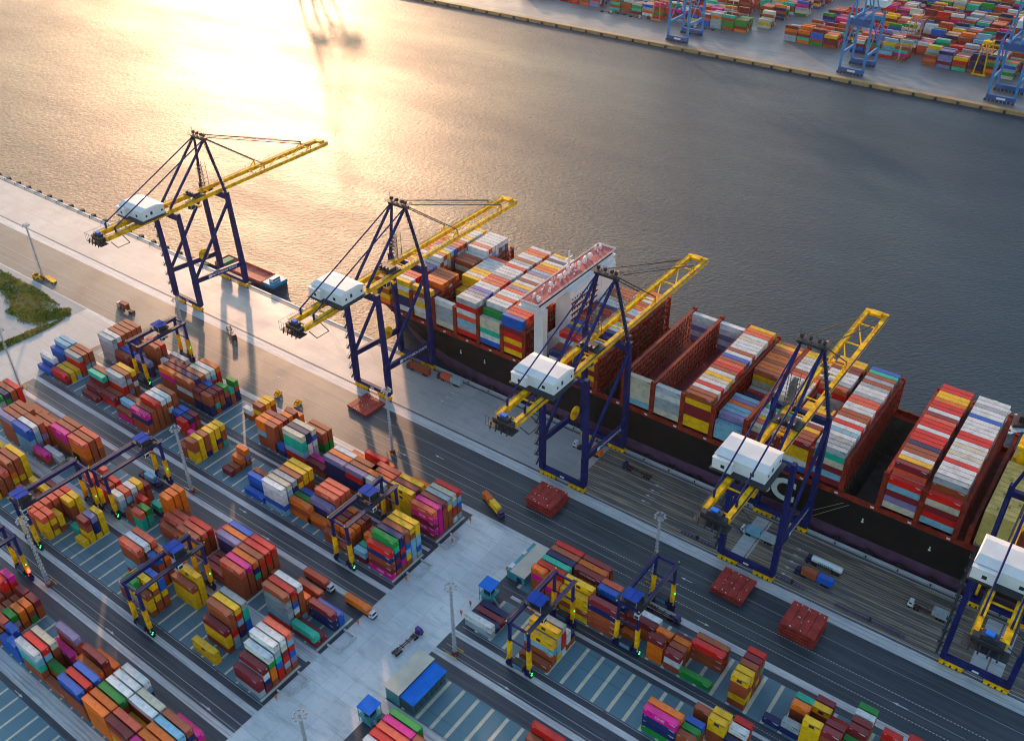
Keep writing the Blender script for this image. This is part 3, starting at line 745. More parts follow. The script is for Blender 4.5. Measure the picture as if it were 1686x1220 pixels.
# ------------------------------------------------------------------ ship to shore cranes
def sts(xc, label, trolley_y=280.5, first=None):
    """local frame: x along quay, y = world Y - 262.3, z up"""
    if first:
        T = dup(first); T.location.x = xc; T['label'] = label
        return T
    T = empty('quay_crane', (xc, 262.3, 0), label=label, cat='crane', group='navy and yellow quay cranes')
    HX = 10.8; WY = 32.7
    for sx in (-1, 1):
        MB().beam((sx*HX, 0, 3.8), (sx*HX, 0, 20), 1.9, 2.8, 2.0, 3.0).beam((sx*HX, 0, 20), (sx*HX, -1.2, 60.5), 1.9, 2.6, 1.7, 2.1).build('leg', NAVY, T)
        MB().beam((sx*HX, WY, 3.8), (sx*HX, WY, 16), 1.9, 2.8, 2.0, 3.2).beam((sx*HX, WY, 16), (sx*HX, WY - 1.5, 61), 1.9, 2.8, 1.8, 2.2).build('leg', NAVY, T)
        MB().beam((sx*HX, 1, 19.2), (sx*HX, WY - 1, 16.4), 1.4, 2.9).build('portal_tie_beam', NAVY, T)
        MB().beam((sx*HX, .5, 20), (sx*HX, WY - 1.8, 55), 1.1, 1.4).build('diagonal_brace', NAVY, T)
    for y in (0, WY):
        s = MB().box(-HX - .5, HX + .5, y - .9, y + .9, 3.0, 5.0).build('sill_beam', NAVY, T)
        for cx in (-7.5, 7.5):
            b = MB()
            b.box(cx - 4.2, cx + 4.2, y - .75, y + .75, 1.6, 2.6)
            for k in range(4): b.box(cx - 4 + k * 2.15, cx - 4 + k * 2.15 + 1.5, y - .95, y + .95, .7, 1.9)
            bo = b.build('bogie', CYEL, T)
            w = MB()
            for k in range(8): x = cx - 3.9 + k * 1.1; w.tube((x, y - .3, .42), (x, y + .3, .42), .40, 10)
            w.build('wheels', DARK, bo)
    for y in (-1.2, WY - 1.5): MB().box(-HX - .7, HX + .7, y - 1.0, y + 1.0, 56.6, 59).build('portal_cross_beam', NAVY, T)
    # main girders and boom
    for sx in (-1, 1):
        MB().box(sx*4.1 - .95, sx*4.1 + .95, -40, WY + 1.5, 58.8, 61.2).build('girder', CYEL, T)
        gm = MB().box(sx*4.1 - .9, sx*4.1 + .9, WY + 1.7, 113, 59.0, 61.1)
        gm.build('boom', CYEL, T)
        rl = MB()
        for a, b in ((-40, WY + 1.5), (WY + 2, 112)):
            x = sx * 5.35; rl.box(x - .28, x + .28, a, b, 61.25, 61.31)
            for xx in (x + sx * .28,): rl.box(xx - .03, xx + .03, a, b, 62.25, 62.33)
            y = a
            while y < b: rl.box(x + sx * .28 - .03, x + sx * .28 + .03, y, y + .08, 61.3, 62.3); y += 2.2
        rl.build('walkway', DARK, T)
    g = MB()
    for y in (38, 58, 66): g.beam((-3.6, y, 60.6), (3.6, y, 60.6), .5)
    for y, y2 in ((66, 84), (84, 101)): g.beam((-3.6, y2, 60.6), (3.6, y, 60.6), .42).beam((-3.6, y2, 60.6), (3.6, y2, 60.6), .5)
    for y in (-38, -26, 2, 14, 26): g.beam((-3.6, y, 60.6), (3.6, y, 60.6), .5)
    g.box(3.0, 3.4, -40, 112.4, 60.35, 60.7).box(-5, 5, 112.2, 114, 59.3, 61.4).box(-2.2, 2.2, 110, 113.5, 61.4, 61.9)
    g.build('boom_bracing', CYEL, T)
    for sx in (-1, 1):   # raised pylon frames that carry the forestays
        MB().beam((sx*4.1, 64.5, 61.3), (sx*4.1, 64.5, 64), .6).beam((sx*4.1, 61, 61.3), (sx*4.1, 64.5, 64), .4).beam((sx*4.1, 100.5, 61.3), (sx*4.1, 100.5, 63.6), .6).beam((sx*4.1, 97, 61.3), (sx*4.1, 100.5, 63.6), .4).build('stay_bracket', CYEL, T)
    AY, AZ = 28.6, 90.5
    for sx in (-1, 1):
        MB().beam((sx*HX, WY - 1.5, 59), (sx*4.2, AY, AZ), 1.2, 1.2, .9, .9).build('frame_leg', NAVY, T)
        MB().beam((sx*4.0, -.5, 61.2), (sx*4.2, AY, AZ), 1.0).build('frame_back_leg', NAVY, T)
        MB().tube((sx*4.2, AY, AZ), (sx*4.1, -33.5, 64), .34, 6).beam((sx*4.1, -33.5, 61), (sx*4.1, -33.5, 64.2), .7).build('back_stay', NAVY, T)
        MB().tube((sx*4.2, AY, AZ + .5), (sx*4.1, 64.5, 64), .25, 6).build('fore_stay', DARK, T)
        MB().tube((sx*4.2, AY, AZ + .9), (sx*4.1, 100.5, 63.6), .25, 6).build('fore_stay', DARK, T)
        MB().tube((sx*3.0, AY, AZ + 1.2), (sx*2.6, 100.5, 64.6), .12, 5).build('hoist_rope', DARK, T)
    g = MB().box(-5.6, 5.6, AY - 1.2, AY + 1.2, AZ - .8, AZ + .8).box(-6.4, 6.4, AY - 2.2, AY + 2.2, AZ + .8, AZ + .95)
    for x in (-4.2, -1, 2.2, 4.2): g.tube((x - .4, AY, AZ + 2), (x + .4, AY, AZ + 2), .9, 10)
    for x in (-6.4, 6.4): g.box(x - .05, x + .05, AY - 2.2, AY + 2.2, AZ + 1.9, AZ + 2)
    for y in (-2.2, 2.2):
        g.box(-6.4, 6.4, AY + y - .05, AY + y + .05, AZ + 1.9, AZ + 2)
        for k in range(9): g.box(-6.4 + 1.6*k - .04, -6.4 + 1.6*k + .04, AY + y - .04, AY + y + .04, AZ + .9, AZ + 1.95)
    g.tube((-5, AY, AZ + 1), (-5, AY, AZ + 5), .1, 5); g.build('apex_platform', DARK, T)
    MB().ball((5, AY, AZ + 2.8), .5).build('warning_lamp', FORG, T)
    # machinery house
    g = MB(); g.box(-11.2, 7.6, -19.5, -6, 62.4, 67.4); g.box(-11.2, -4, -21.5, -19.5, 62.4, 66.8)
    h = g.build('machinery_house', WHT, T)
    g = MB(); n = 0
    g.v += [(-11.5, -19.9, 67.35), (7.9, -19.9, 67.35), (7.9, -5.6, 67.35), (-11.5, -5.6, 67.35), (-11.0, -16.5, 68.4), (7.4, -16.5, 68.4), (7.4, -9, 68.4), (-11.0, -9, 68.4)]
    g.f += [(0, 3, 2, 1), (4, 5, 6, 7), (0, 1, 5, 4), (1, 2, 6, 5), (2, 3, 7, 6), (3, 0, 4, 7)]; g.mi += [0] * 6
    g.box(-11.4, -3.8, -21.7, -19.95, 66.8, 67.0)
    g.build('roof', ROOFW, h)
    for x in (-8, 2): MB().box(x, x + 1.4, -21.56 if x < -4 else -19.56, -21.5 if x < -4 else -19.5, 63.6, 65).build('window', GLASS, h)
    for y in (-17.5, -8): MB().box(7.6, 7.66, y, y + 1.0, 64, 65).build('window', GLASS, h)
    gg = MB().box(7.62, 7.68, -14.5, -13.2, 64.2, 65.9); gg.build('logo_panel', NAVY, h)
    MB().box(-11.8, 9.2, -22.2, -5.0, 61.8, 62.35).build('house_platform', DARK, T)
    # rear end: rope and festoon platform, dark mass
    g = MB().box(-4.4, 4.4, -42.4, -40.0, 58.8, 61.2)
    for x in (-6.2, 6.2): g.box(x - .05, x + .05, -44.4, -36, 62.4, 62.5)
    g.box(-6.2, 6.2, -44.4, -44.3, 62.4, 62.5).box(-6.2, 6.2, -44.4, -40, 58.0, 58.2)
    for k in range(9): g.box(-6.2 + 1.55*k - .05, -6.2 + 1.55*k + .05, -44.45, -44.35, 58.2, 62.4)
    g.box(-2.4, 2.4, -42.2, -39.4, 61.2, 62.6)
    for k in range(4): g.tube((-4 + k*2.6, -43.7, 60), (-4 + k*2.6, -44.6, 57.2), .3, 6)
    g.beam((5, -38, 58), (8.5, -37, 55.4), .3).beam((8.5, -37, 55.4), (8.5, -30, 55.4), .3).beam((5, -31, 58.8), (8.5, -30, 55.4), .3)
    g.build('rear_platform', DARK, T)
    MB().box(-1.5, 1.0, -41.5, -39.8, 62.6, 63.2).build('motor_cover', BLUER, T)
    # trolley, operator cabin, spreader
    ty = trolley_y - 262.3
    t = MB().box(-5.2, 5.2, ty - 3, ty + 3.2, 61.35, 61.9).box(-3.2, 3.0, ty - 2, ty + 2, 61.9, 63)
    for k in range(4): t.tube((-3 + 2*k, ty - 2.6, 62.6), (-3 + 2*k, ty - 1.2, 62.6), .7, 8)
    tr = t.build('trolley', DARK, T)
    g = MB().box(1.2, 4.0, ty - 6.2, ty - 3.4, 55.6, 58.4); cb = g.build('operator_cabin', WHT, T)
    MB().box(1.3, 3.9, ty - 6.28, ty - 6.21, 55.8, 57.8).box(4.01, 4.07, ty - 6.0, ty - 3.6, 55.8, 57.8).build('window', GLASS, cb)
    g = MB()
    for x in (-2, 2):
        for y in (-.9, .9): g.tube((x, ty + y, 60), (x * 2, ty + y, 55.4), .06, 4)
    g.build('hoist_ropes', DARK, T)
    MB().box(-3, 3, ty - .5, ty + .5, 54.9, 55.5).box(-3.1, -2.7, ty - 1.2, ty + 1.2, 54.6, 55.4).box(2.7, 3.1, ty - 1.2, ty + 1.2, 54.6, 55.4).build('spreader', CYEL, T)
    # zigzag stairs on the outer landside leg
    g = MB(); z = 5.0; k = 0; x0 = -HX - 2.2
    while z < 57:
        ya, yb = (-1.6, 1.6) if k % 2 == 0 else (1.6, -1.6)
        g.beam((x0, ya, z), (x0, yb, z + 2.9), .9, .15)
        g.box(x0 - .9, x0 + .9, (yb - .5), (yb + .5), z + 2.85, z + 2.95)
        g.box(x0 - .9, x0 - .85, yb - 1, yb + 1, z + 3.8, z + 3.9); g.beam((x0 - .8, ya, z + 1), (x0 - .8, yb, z + 3.9), .08)
        z += 2.95; k += 1
    for z in range(8, 57, 6): g.box(x0, -HX, -.1, .1, z, z + .15)
    g.build('stairway', DARK, T)
    g = MB()
    g.beam((HX - .2, WY - 2.3, 61), (4.0, AY - .9, 90), .25).beam((HX - .5, WY - 2.4, 61), (HX - .5, WY - 3, 61.3), .2)
    for k in range(9):
        f = k / 9; x = HX + (4.2 - HX) * f; y = WY - 1.5 + (AY - WY + 1.5) * f; zz = 61 + 28 * f; g.box(x - 1.5, x + 1.5, y - 1.2, y + .9, zz, zz + .12); g.box(x - 1.5, x - 1.42, y - .9, y + .9, zz + 1, zz + 1.1)
    for k in range(6): g.box(-6 + k * .3, -2.5, WY - 5 - k * .6, WY - 2.5, 62 + k * 2.2, 62.1 + k * 2.2).beam((-5, WY - 4, 62 + k * 2.2), (-3, WY - 3, 64.2 + k * 2.2), .15)
    for a, b in ((-6, -5), (-6, -2.2), (-2.4, -5), (-2.4, -2.2)): g.beam((a, WY + b, 61.3), (a, WY + b, 75), .18)
    g.build('ladder_tower', DARK, T)
    # cable reel on the far tie beam
    g = MB().tube((-HX + 1.6, 22, 20.6), (-HX + 2.4, 22, 20.6), 3.3, 20); r = g.build('cable_reel', CYEL, T)
    MB().tube((-HX + 1.5, 22, 20.6), (-HX + 2.5, 22, 20.6), 1.1, 12).build('reel_hub', FORG, r)
    rot = (pi/2, 0, pi/2); la = math.atan2(-2.8, 30.7)
    for sx in (1,):
        mg = text('lettering', 'HUTCHISON PORTS', 1.9, LET, T, (HX + .67, 18.5, 17.7), (pi/2, 0, pi/2), .01, bold=.03); mg.rotation_euler = (pi/2 , -0.0, pi/2); mg.matrix_local = Matrix.Translation((HX + .72, 19.5, 17.55)) @ Matrix.Rotation(la, 4, 'X') @ Matrix.Rotation(pi/2, 4, 'Z') @ Matrix.Rotation(pi/2, 4, 'X')
        lg = MB().box(0, .03, -1.0, 1.0, -.9, .9); q = lg.build('logo_panel', LET, T); q.matrix_local = Matrix.Translation((HX + .71, 9.6, 18.4)) @ Matrix.Rotation(la, 4, 'X')
    MB().box(-.9, 1.3, -.96, -.92, 3.6, 4.5).build('number_plate', WHT, T)
    return T
S1 = sts(-425.2, 'leftmost quay crane, standing alone over the small red barge')
for x, l in ((-282.6, 'second quay crane from left, boom over the ship bow'), (-170.3, 'middle quay crane beside the white ship bridge'), (-84.2, 'quay crane over the lorries, right of the open hold bays'), (1.4, 'rightmost quay crane, cut by the photo edge, beside the yellow funnel casing')):
    sts(x, l, first=S1)

# ------------------------------------------------------------------ rubber tyred yard cranes
def rtg(xc, yn, yf, ty, label, lamps=True):
    T = empty('yard_crane', (xc, yn, 0), label=label, cat='crane', group='navy and yellow yard cranes')
    D = yf - yn
    for y in (0, D):
        b = MB().box(-5.2, 5.2, y - .7, y + .7, 1.7, 3.0).box(-5.4, -2.6, y - .9, y + .9, 1.2, 2.4).box(2.6, 5.4, y - .9, y + .9, 1.2, 2.4).build('base_beam', NAVY, T)
        for x in (-4.8, -3.2, 3.2, 4.8): MB().tube((x, y - .5, .8), (x, y + .5, .8), .78, 12).build('wheel', BLK, b)
        MB().box(-2.4, 2.4, y - 1.35, y + 1.25, 2.2, 4.7).build('power_pack', DARK, T)
        MB().box(-2.0, 2.0, y - 1.42, y - 1.36, 2.6, 4.3).build('side_panel', PANEL, T)
        for sx in (-1, 1):
            l = MB().beam((sx*4.3, y, 3.0), (sx*3.9, y, 22.6), .85, 1.2, .8, 1.1).build('leg', NAVY, T)
            MB().beam((sx*4.24, y, 4.6), (sx*4.06, y, 13.8), 1.25, 1.5).build('yellow_sleeve', CYEL, l)
        MB().beam((-4.2, y, 14.2), (4.2, y, 14.2), .5, .5).build('tie_beam', NAVY, T)
        for sx in (-1, 1): MB().tube((sx*5.0, y - .6, 3.2), (sx*5.0, y - .6, 5.0), .12, 6).box(sx*5.0 - .25, sx*5.0 + .25, y - .9, y - .5, 3.4, 3.9).build('amber_beacon', YLL, T)
    for sx in (-1, 1):
        gmb = MB().box(sx*3.9 - .5, sx*3.9 + .5, -1.0, D + 1.0, 22.4, 24.0)
        go = gmb.build('girder', NAVY, T); r = MB()
        x = sx * 4.9; r.box(x - .35, x + .35, -1, D + 1, 24.0, 24.06).box(x + sx*.35 - .03, x + sx*.35 + .03, -1, D + 1, 24.95, 25.02)
        k = -1.0
        while k < D + 1: r.box(x + sx*.35 - .03, x + sx*.35 + .03, k, k + .07, 24.05, 25); k += 1.6
        r.build('handrail', DARK, go)
        MB().ball((sx*4.4, -1.3, 24.4), .3).build('amber_beacon', YLL, T); MB().ball((sx*4.4, D + 1.3, 24.4), .3).build('amber_beacon', YLL, T)
    for y in (-.4, D + .4): MB().box(-4.2, 4.2, y - .3, y + .3, 22.7, 23.6).build('end_tie', NAVY, T)
    y = ty - yn
    t = MB().box(-4.6, 4.6, y - 3, y + 3, 24.1, 24.6).box(-2.8, 2.6, y - 2.0, y + 1.6, 24.6, 26.4)
    for k in range(3): t.tube((-3 + 2.4*k, y + 2.0, 25.4), (-1.6 + 2.4*k, y + 2.0, 25.4), .7, 10)
    tr = t.build('trolley', DARK, T)
    MB().box(-3.4, 3.0, y - 3.2, y + 2.2, 27.0, 27.25).box(-.1, .05, y - 3.2, y + 2.2, 27.25, 27.35).build('roof', NBLUE, tr)
    g = MB()
    for a, b in ((-3.2, -3), (2.8, -3), (-3.2, 2), (2.8, 2)): g.beam((a, y + b, 24.5), (a, y + b, 27), .15)
    g.build('roof_posts', GREYP, tr)
    c = MB().box(2.6, 4.6, y - 3.6, y - 1.6, 20.2, 22.3).build('operator_cabin', FORG if False else WHT, T)
    MB().box(2.8, 4.4, y - 3.66, y - 3.61, 20.4, 21.8).box(4.61, 4.66, y - 3.4, y - 1.8, 20.4, 21.8).build('window', GLASS, c)
    g = MB()
    for a in (-1.5, 1.5):
        for b in (-1, 1): g.tube((a, y + b, 24.1), (a * 1.8, y + b * .9, 20.4), .05, 4)
    g.build('hoist_ropes', DARK, T)
    MB().box(-3.05, 3.05, y - .5, y + .5, 20.0, 20.5).box(-3.05, -2.7, y - 1.2, y + 1.2, 19.7, 20.4).box(2.7, 3.05, y - 1.2, y + 1.2, 19.7, 20.4).build('spreader', FORG, T)
    if lamps:
        MB().ball((5.7, -.6, 2.6), .28).ball((5.7, -.2, 3.2), .22).build('green_lamp', GRL, T)
        MB().ball((4.9, D, 9.0), .25).build('green_lamp', GRL, T)
    return T
rtg(-382.2, 201.0, 227.6, 217, 'yard crane straddling the topmost block nearest the sandy lot')
rtg(-313, 134.6, 161.2, 157, 'yard crane with dark blue roof beside the stacked orange containers')
rtg(-323, 105.4, 132.8, 107.6, 'yard crane at the left edge with its blue roof at the near end')
rtg(-249.5, 105.0, 132.8, 125.2, 'yard crane over the red and white containers left of the yellow stack')
rtg(-212.8, 171.8, 199.4, 189.3, 'yard crane between coral red containers and the tall yellow stack')
rtg(-127.5, 171.8, 199.0, 183.4, 'yard crane with blue roof just right of the small blue kiosk')
rtg(-102, 201.6, 227.6, 204, 'yard crane nearest the quay road, right of the maroon lettered container')
o = rtg(-311, 66.5, 94.0, 72, 'yard crane cut by the left edge with a glowing red lamp')
MB().ball((4.9, 27.5, 5.2), .6).ball((4.9, 27.5, 6.2), .5).build('red_lamp', RDL, o)

# ------------------------------------------------------------------ light masts
def mast(x, y, label, h=35.3):
    T = empty('light_mast', (x, y, 0), label=label, cat='light mast', group='tall lattice light masts')
    MB().tube((0, 0, 1.2), (0, 0, h - 1), .45, 8, .24).build('pole', GREYP, T)
    g = MB()
    for a, b in ((-.55, 0), (.55, 0), (0, .55), (0, -.55)): g.beam((a * 1.5, b * 1.5, 1.2), (a, b, h - 1), .1)
    for k in range(17): z = 2 + k * 1.9; g.tube((0, 0, z), (0, 0, z + .08), .9 - k * .02, 8)
    g.build('ladder_cage', GREYP, T)
    MB().box(-.9, .9, -.9, .9, 0, 1.2).build('plinth', CABR, T)
    g = MB()
    for k in range(4): a = k * pi / 2 + pi / 4; g.tube((cos(a)*2.6, sin(a)*2.6, 0), (cos(a)*2.6, sin(a)*2.6, .9), .15, 6)
    for a, b in (((-2.6, -2.0), (2.6, -2.0)), ((-2.6, 2), (2.6, 2))): g.beam((*a, .8), (*b, .8), .18)
    g.build('guard_rail', CYEL, T)
    g = MB()
    for k in range(16):
        a = 2*pi*k/16; b = 2*pi*(k+1)/16
        for zz in (h - .8, h + .3): g.beam((cos(a)*1.7, sin(a)*1.7, zz), (cos(b)*1.7, sin(b)*1.7, zz), .1)
    for k in range(8): a = 2*pi*k/8; g.beam((0, 0, h - .8), (cos(a)*1.7, sin(a)*1.7, h - .8), .1).beam((cos(a)*1.7, sin(a)*1.7, h - .8), (cos(a)*1.7, sin(a)*1.7, h + .3), .1)
    g.build('lamp_ring', GREYP, T)
    for k in range(8):
        a = 2*pi*k/8 + .2; MB().box(cos(a)*2 - .3, cos(a)*2 + .3, sin(a)*2 - .3, sin(a)*2 + .3, h - .9, h - .35).build('floodlight', GREYP, T)
for x, y, l in ((-522.5, 231.3, 'light mast beside the yellow forklift on the left road'), (-297.1, 163.4, 'light mast between the yellow stack and the orange containers'), (-244.6, 234.2, 'light mast standing in the crane shadow on the quay road'),
                (-150.6, 164.2, 'light mast at the junction corner by the blue roofed building'), (-298.5, 96.3, 'light mast beside the red glowing yard crane'), (-428.8, 161.7, 'light mast on the pale slab at the left edge'),
                (-110, 235.5, 'light mast behind the yard crane nearest the quay road'), (-155, 99.5, 'light mast head at the bottom edge on the junction'), (-383, 229.5, 'light mast behind the farthest yard crane')):
    mast(x, y, l)

# ------------------------------------------------------------------ trucks
def truck(x, y, rz, cab, load, label, mcab=None):
    """local: cab faces +x"""
    T = empty('container_truck', (x, y, 0), rz, label=label, cat='truck', group='terminal trucks')
    g = MB().box(4.6, 6.9, -1.2, 1.2, .9, 1.3).box(5.0, 6.9, -1.2, 1.2, 1.3, 3.1)
    g.v[-4:] = [(5.0, -1.15, 3.2), (6.5, -1.1, 3.2), (6.5, 1.1, 3.2), (5.0, 1.15, 3.2)]
    c = g.build('cab', cab, T)
    MB().quad((6.78, -1.05, 2.1), (6.78, 1.05, 2.1), (6.6, 1.0, 3.0), (6.6, -1.0, 3.0)).box(5.3, 6.3, -1.22, -1.205, 2.1, 2.9).box(5.3, 6.3, 1.205, 1.22, 2.1, 2.9).build('windscreen', GLASS, c)
    MB().box(6.9, 7.1, -1.2, 1.2, .5, 1.1).build('bumper', BLK, c)
    ch = MB().box(-7, 5.2, -.5, -.25, 1.0, 1.35).box(-7, 5.2, .25, .5, 1.0, 1.35)
    for xx in (-6.9, -3, 0, 3.6): ch.box(xx, xx + .3, -1.2, 1.2, 1.1, 1.4)
    ch.build('trailer_frame', CHAS, T)
    w = MB()
    for xx in (6.1, 3.9, 2.8, -4.2, -5.4, -6.5):
        for yy in (-1.2, .75): w.tube((xx, yy, .52), (xx, yy + .45, .52), .52, 10)
    w.build('wheels', BLK, T)
    out = []
    for (c_, x1, L, lab) in load:
        k = (c_, L)
        if k not in cmesh: cmesh[k] = container_mesh(*k)
        if c_ not in dmesh: dmesh[c_] = door_mesh(c_)
        o = bpy.data.objects.new('shipping_container', cmesh[k]); COL.objects.link(o)
        o.location = Matrix.Rotation(rz, 3, 'Z') @ Vector((x1, 0, 1.42)) + Vector((x, y, 0)); o.rotation_euler = (0, 0, rz)
        tag(o, lab, 'container', 'containers riding on trucks'); d = bpy.data.objects.new('door', dmesh[c_]); COL.objects.link(d); d.parent = o; d.location = (-.02, 0, 0)
    return T
CABD = mat('truck_cab_dark', (.03, .03, .10), .35, dirt=.1)
truck(-191.5, 158.9, 0, CABW, [('o', 4.6, 12.19, 'weathered orange container on the truck entering the junction')], 'white cab truck hauling an orange container into the junction')
truck(-213.5, 158.9, 0, CABW, [('p', 4.6, 12.19, 'coral container on the truck behind the orange one')], 'white cab truck waiting behind the orange loaded truck')
truck(-167.2, 157.5, radians(86), CABV, [], 'empty truck with purple cab crossing the junction')
truck(-99, 223.6, radians(-1), CABV, [], 'empty purple cab truck under the yard crane nearest the quay road')
truck(-184.5, 231.6, radians(-22), CABV, [('y', 4.4, 6.06, 'yellow short container at the front of the turning truck'), ('o', -1.9, 6.06, 'orange short container at the rear of the turning truck')], 'truck turning on quay road with yellow and orange short containers')
truck(-451, 238.5, pi, CABW, [('b', 3.6, 6.06, 'brown short container on the truck by the sandy lot')], 'white cab truck with one brown container near the sandy lot')
truck(-258.5, 291.2, pi, CABD, [('p', 4.4, 6.06, 'coral short container on truck beneath second quay crane'), ('g', -1.9, 6.06, 'grey short container on truck beneath second quay crane')], 'truck with coral and grey containers right of the second quay crane')
truck(-61, 272.6, pi, CABD, [('b', 4.4, 6.06, 'rust brown short container on truck nearer the quay road'), ('u', -1.9, 6.06, 'blue short container on truck nearer the quay road')], 'truck with brown and blue containers beside the tanker')
truck(-88, 281, pi, CABW, [('l', 4.4, 6.06, 'pale blue short container between the legs of a quay crane'), ('g', -1.9, 6.06, 'grey short container between the legs of a quay crane')], 'truck with pale blue containers between quay crane legs')
truck(-147.5, 287, pi, CABD, [], 'empty dark cab truck right of the middle quay crane')
truck(-173.5, 286.3, pi, CABW, [('o', -1.9, 6.06, 'orange short container under the middle quay crane')], 'truck carrying an orange container under the middle quay crane')
truck(-20.5, 281.8, pi, CABW, [('g', -1.9, 6.06, 'grey and teal short container on rightmost truck')], 'rightmost truck, left of the last quay crane')
truck(-382, 256.5, radians(-25), CABR, [], 'empty maroon truck on the quay road right of the first crane')
TK = truck(-60, 281, pi, CABD, [], 'tanker truck with white cylindrical tank on the striped quay deck')
MB().tube((-7, 0, 2.7), (4.4, 0, 2.7), 1.35, 20).ball((4.4, 0, 2.7), 1.35, .4, 1, 1, 16, 8).ball((-7, 0, 2.7), 1.35, .4, 1, 1, 16, 8).build('tank', WHT, TK)
g = MB()
for k in range(8): g.box(-4 + k * .75, -3.5 + k * .75, 1.2, 1.36, 2.2 + .1 * (k % 2), 3.1)
g.build('tank_marking', TEALW, TK)
truck(-277, 289, pi, CABR, [('b', 4.4, 12.19, 'maroon brown container on truck between second quay crane legs')], 'truck under the second quay crane with a long brown container')
truck(-317.5, 151.2 + 6, 0, CABV, [('l', 4.0, 6.06, 'pale blue container on truck under the yard crane')], 'purple cab truck under the yard crane by the orange stack')

# forklift / yellow machines on the road
def yellow_machine(x, y, rz, label):
    T = empty('forklift', (x, y, 0), rz, label=label, cat='forklift')
    MB().box(-2, 2, -1.3, 1.3, .8, 2.2).box(-2.6, -1.6, -1.2, 1.2, .8, 2.8).build('body', CYEL, T)
    MB().box(-.8, .8, -.9, .9, 2.2, 3.6).build('cab', DARK, T)
    g = MB().box(2.1, 2.4, -1, -.7, .3, 4.4).box(2.1, 2.4, .7, 1, .3, 4.4).box(2.4, 4.2, -.8, -.5, .3, .45).box(2.4, 4.2, .5, .8, .3, .45); g.build('mast', CYEL, T)
    w = MB()
    for a in (-1.6, 1.5):
        for b in (-1.4, 1.0): w.tube((a, b, .7), (a, b + .4, .7), .7, 10)
    w.build('wheels', BLK, T)
yellow_machine(-525, 229.3, radians(20), 'yellow forklift beside the left light mast')
def low_loader(x, y, rz, label):
    T = empty('flat_trailer', (x, y, 0), rz, label=label, cat='trailer')
    MB().box(-5, 5, -1.4, 1.4, .9, 1.2).build('deck', CYEL, T); MB().box(-4.5, 4, -.4, .4, .6, .9).build('frame', CHAS, T)
    w = MB()
    for a in (-4, -3, 3, 4):
        for b in (-1.3, .9): w.tube((a, b, .45), (a, b + .4, .45), .45, 8)
    w.build('wheels', BLK, T)
low_loader(-516, 232.5, radians(-5), 'flat yellow trailer behind the forklift')
SPM = None
for x, y, l in ((-320.1, 233.6, 'yellow machine frame farthest left of three on quay road'), (-306.5, 234.0, 'yellow machine frame nearest the quay of three on road'), (-306, 227.4, 'yellow machine frame nearest the container blocks of three')):
    T = empty('spreader_frame', (x, y, 0), .4, label=l, cat='spreader frame', group='yellow frames parked on the quay road')
    g = MB().box(-1.5, 1.5, -1.6, -1.2, .2, .7).box(-1.5, 1.5, 1.2, 1.6, .2, .7).box(-1.6, -1.2, -1.6, 1.6, .7, 1.1).box(1.2, 1.6, -1.6, 1.6, .7, 1.1); g.build('frame', CYEL, T)
    MB().box(-.8, .8, -.8, .8, .7, 2.3).beam((-1.4, -1.4, 1), (0, 0, 3), .3).beam((1.4, 1.4, 1), (0, 0, 3), .3).build('head_block', CYEL, T)

# ------------------------------------------------------------------ stacked hatch covers on the road
def hatch(x, y, n, rz, label, parts=4):
    T = empty('hatch_cover_stack', (x, y, 0), rz, label=label, cat='hatch cover', group='red hatch covers laid on the quay road')
    for k in range(n):
        z = .3 + k * 1.6
        g = MB(); dx = .5 * math.sin(k * 2.1); w = 13.2 / parts
        for i in range(parts): g.box(-6.6 + i * w + dx, -6.6 + (i + 1) * w - .12 + dx, -6.4, 6.4, z, z + 1.1 - .06 * (i % 2))
        g.box(-6.4 + dx, 6.4 + dx, -6.1, 6.1, z - .3, z)
        c = g.build('cover_panel', HATCH, T)
        if k == n - 1:
            for i in range(14):
                a, b = random.Random(i + n).uniform(-6, 6), random.Random(i * 7 + n).choice((-5.8, 5.8, -2, 0, 5, -5))
                MB().tube((a, b, z + 1.05), (a, b, z + 1.18), .22, 8).build('lifting_socket', WHT, c)
hatch(-278.2, 252.4, 1, radians(-4), 'flat coral red hatch cover beside the second quay crane')
hatch(-168.3, 247.6, 3, 0, 'three layer hatch cover stack just below the middle quay crane')
hatch(-83.8, 250.2, 2, 0, 'deep red hatch cover stack beside the crane over the lorries')
hatch(-54.4, 246.8, 4, 0, 'tallest hatch cover stack, rightmost on the quay road')

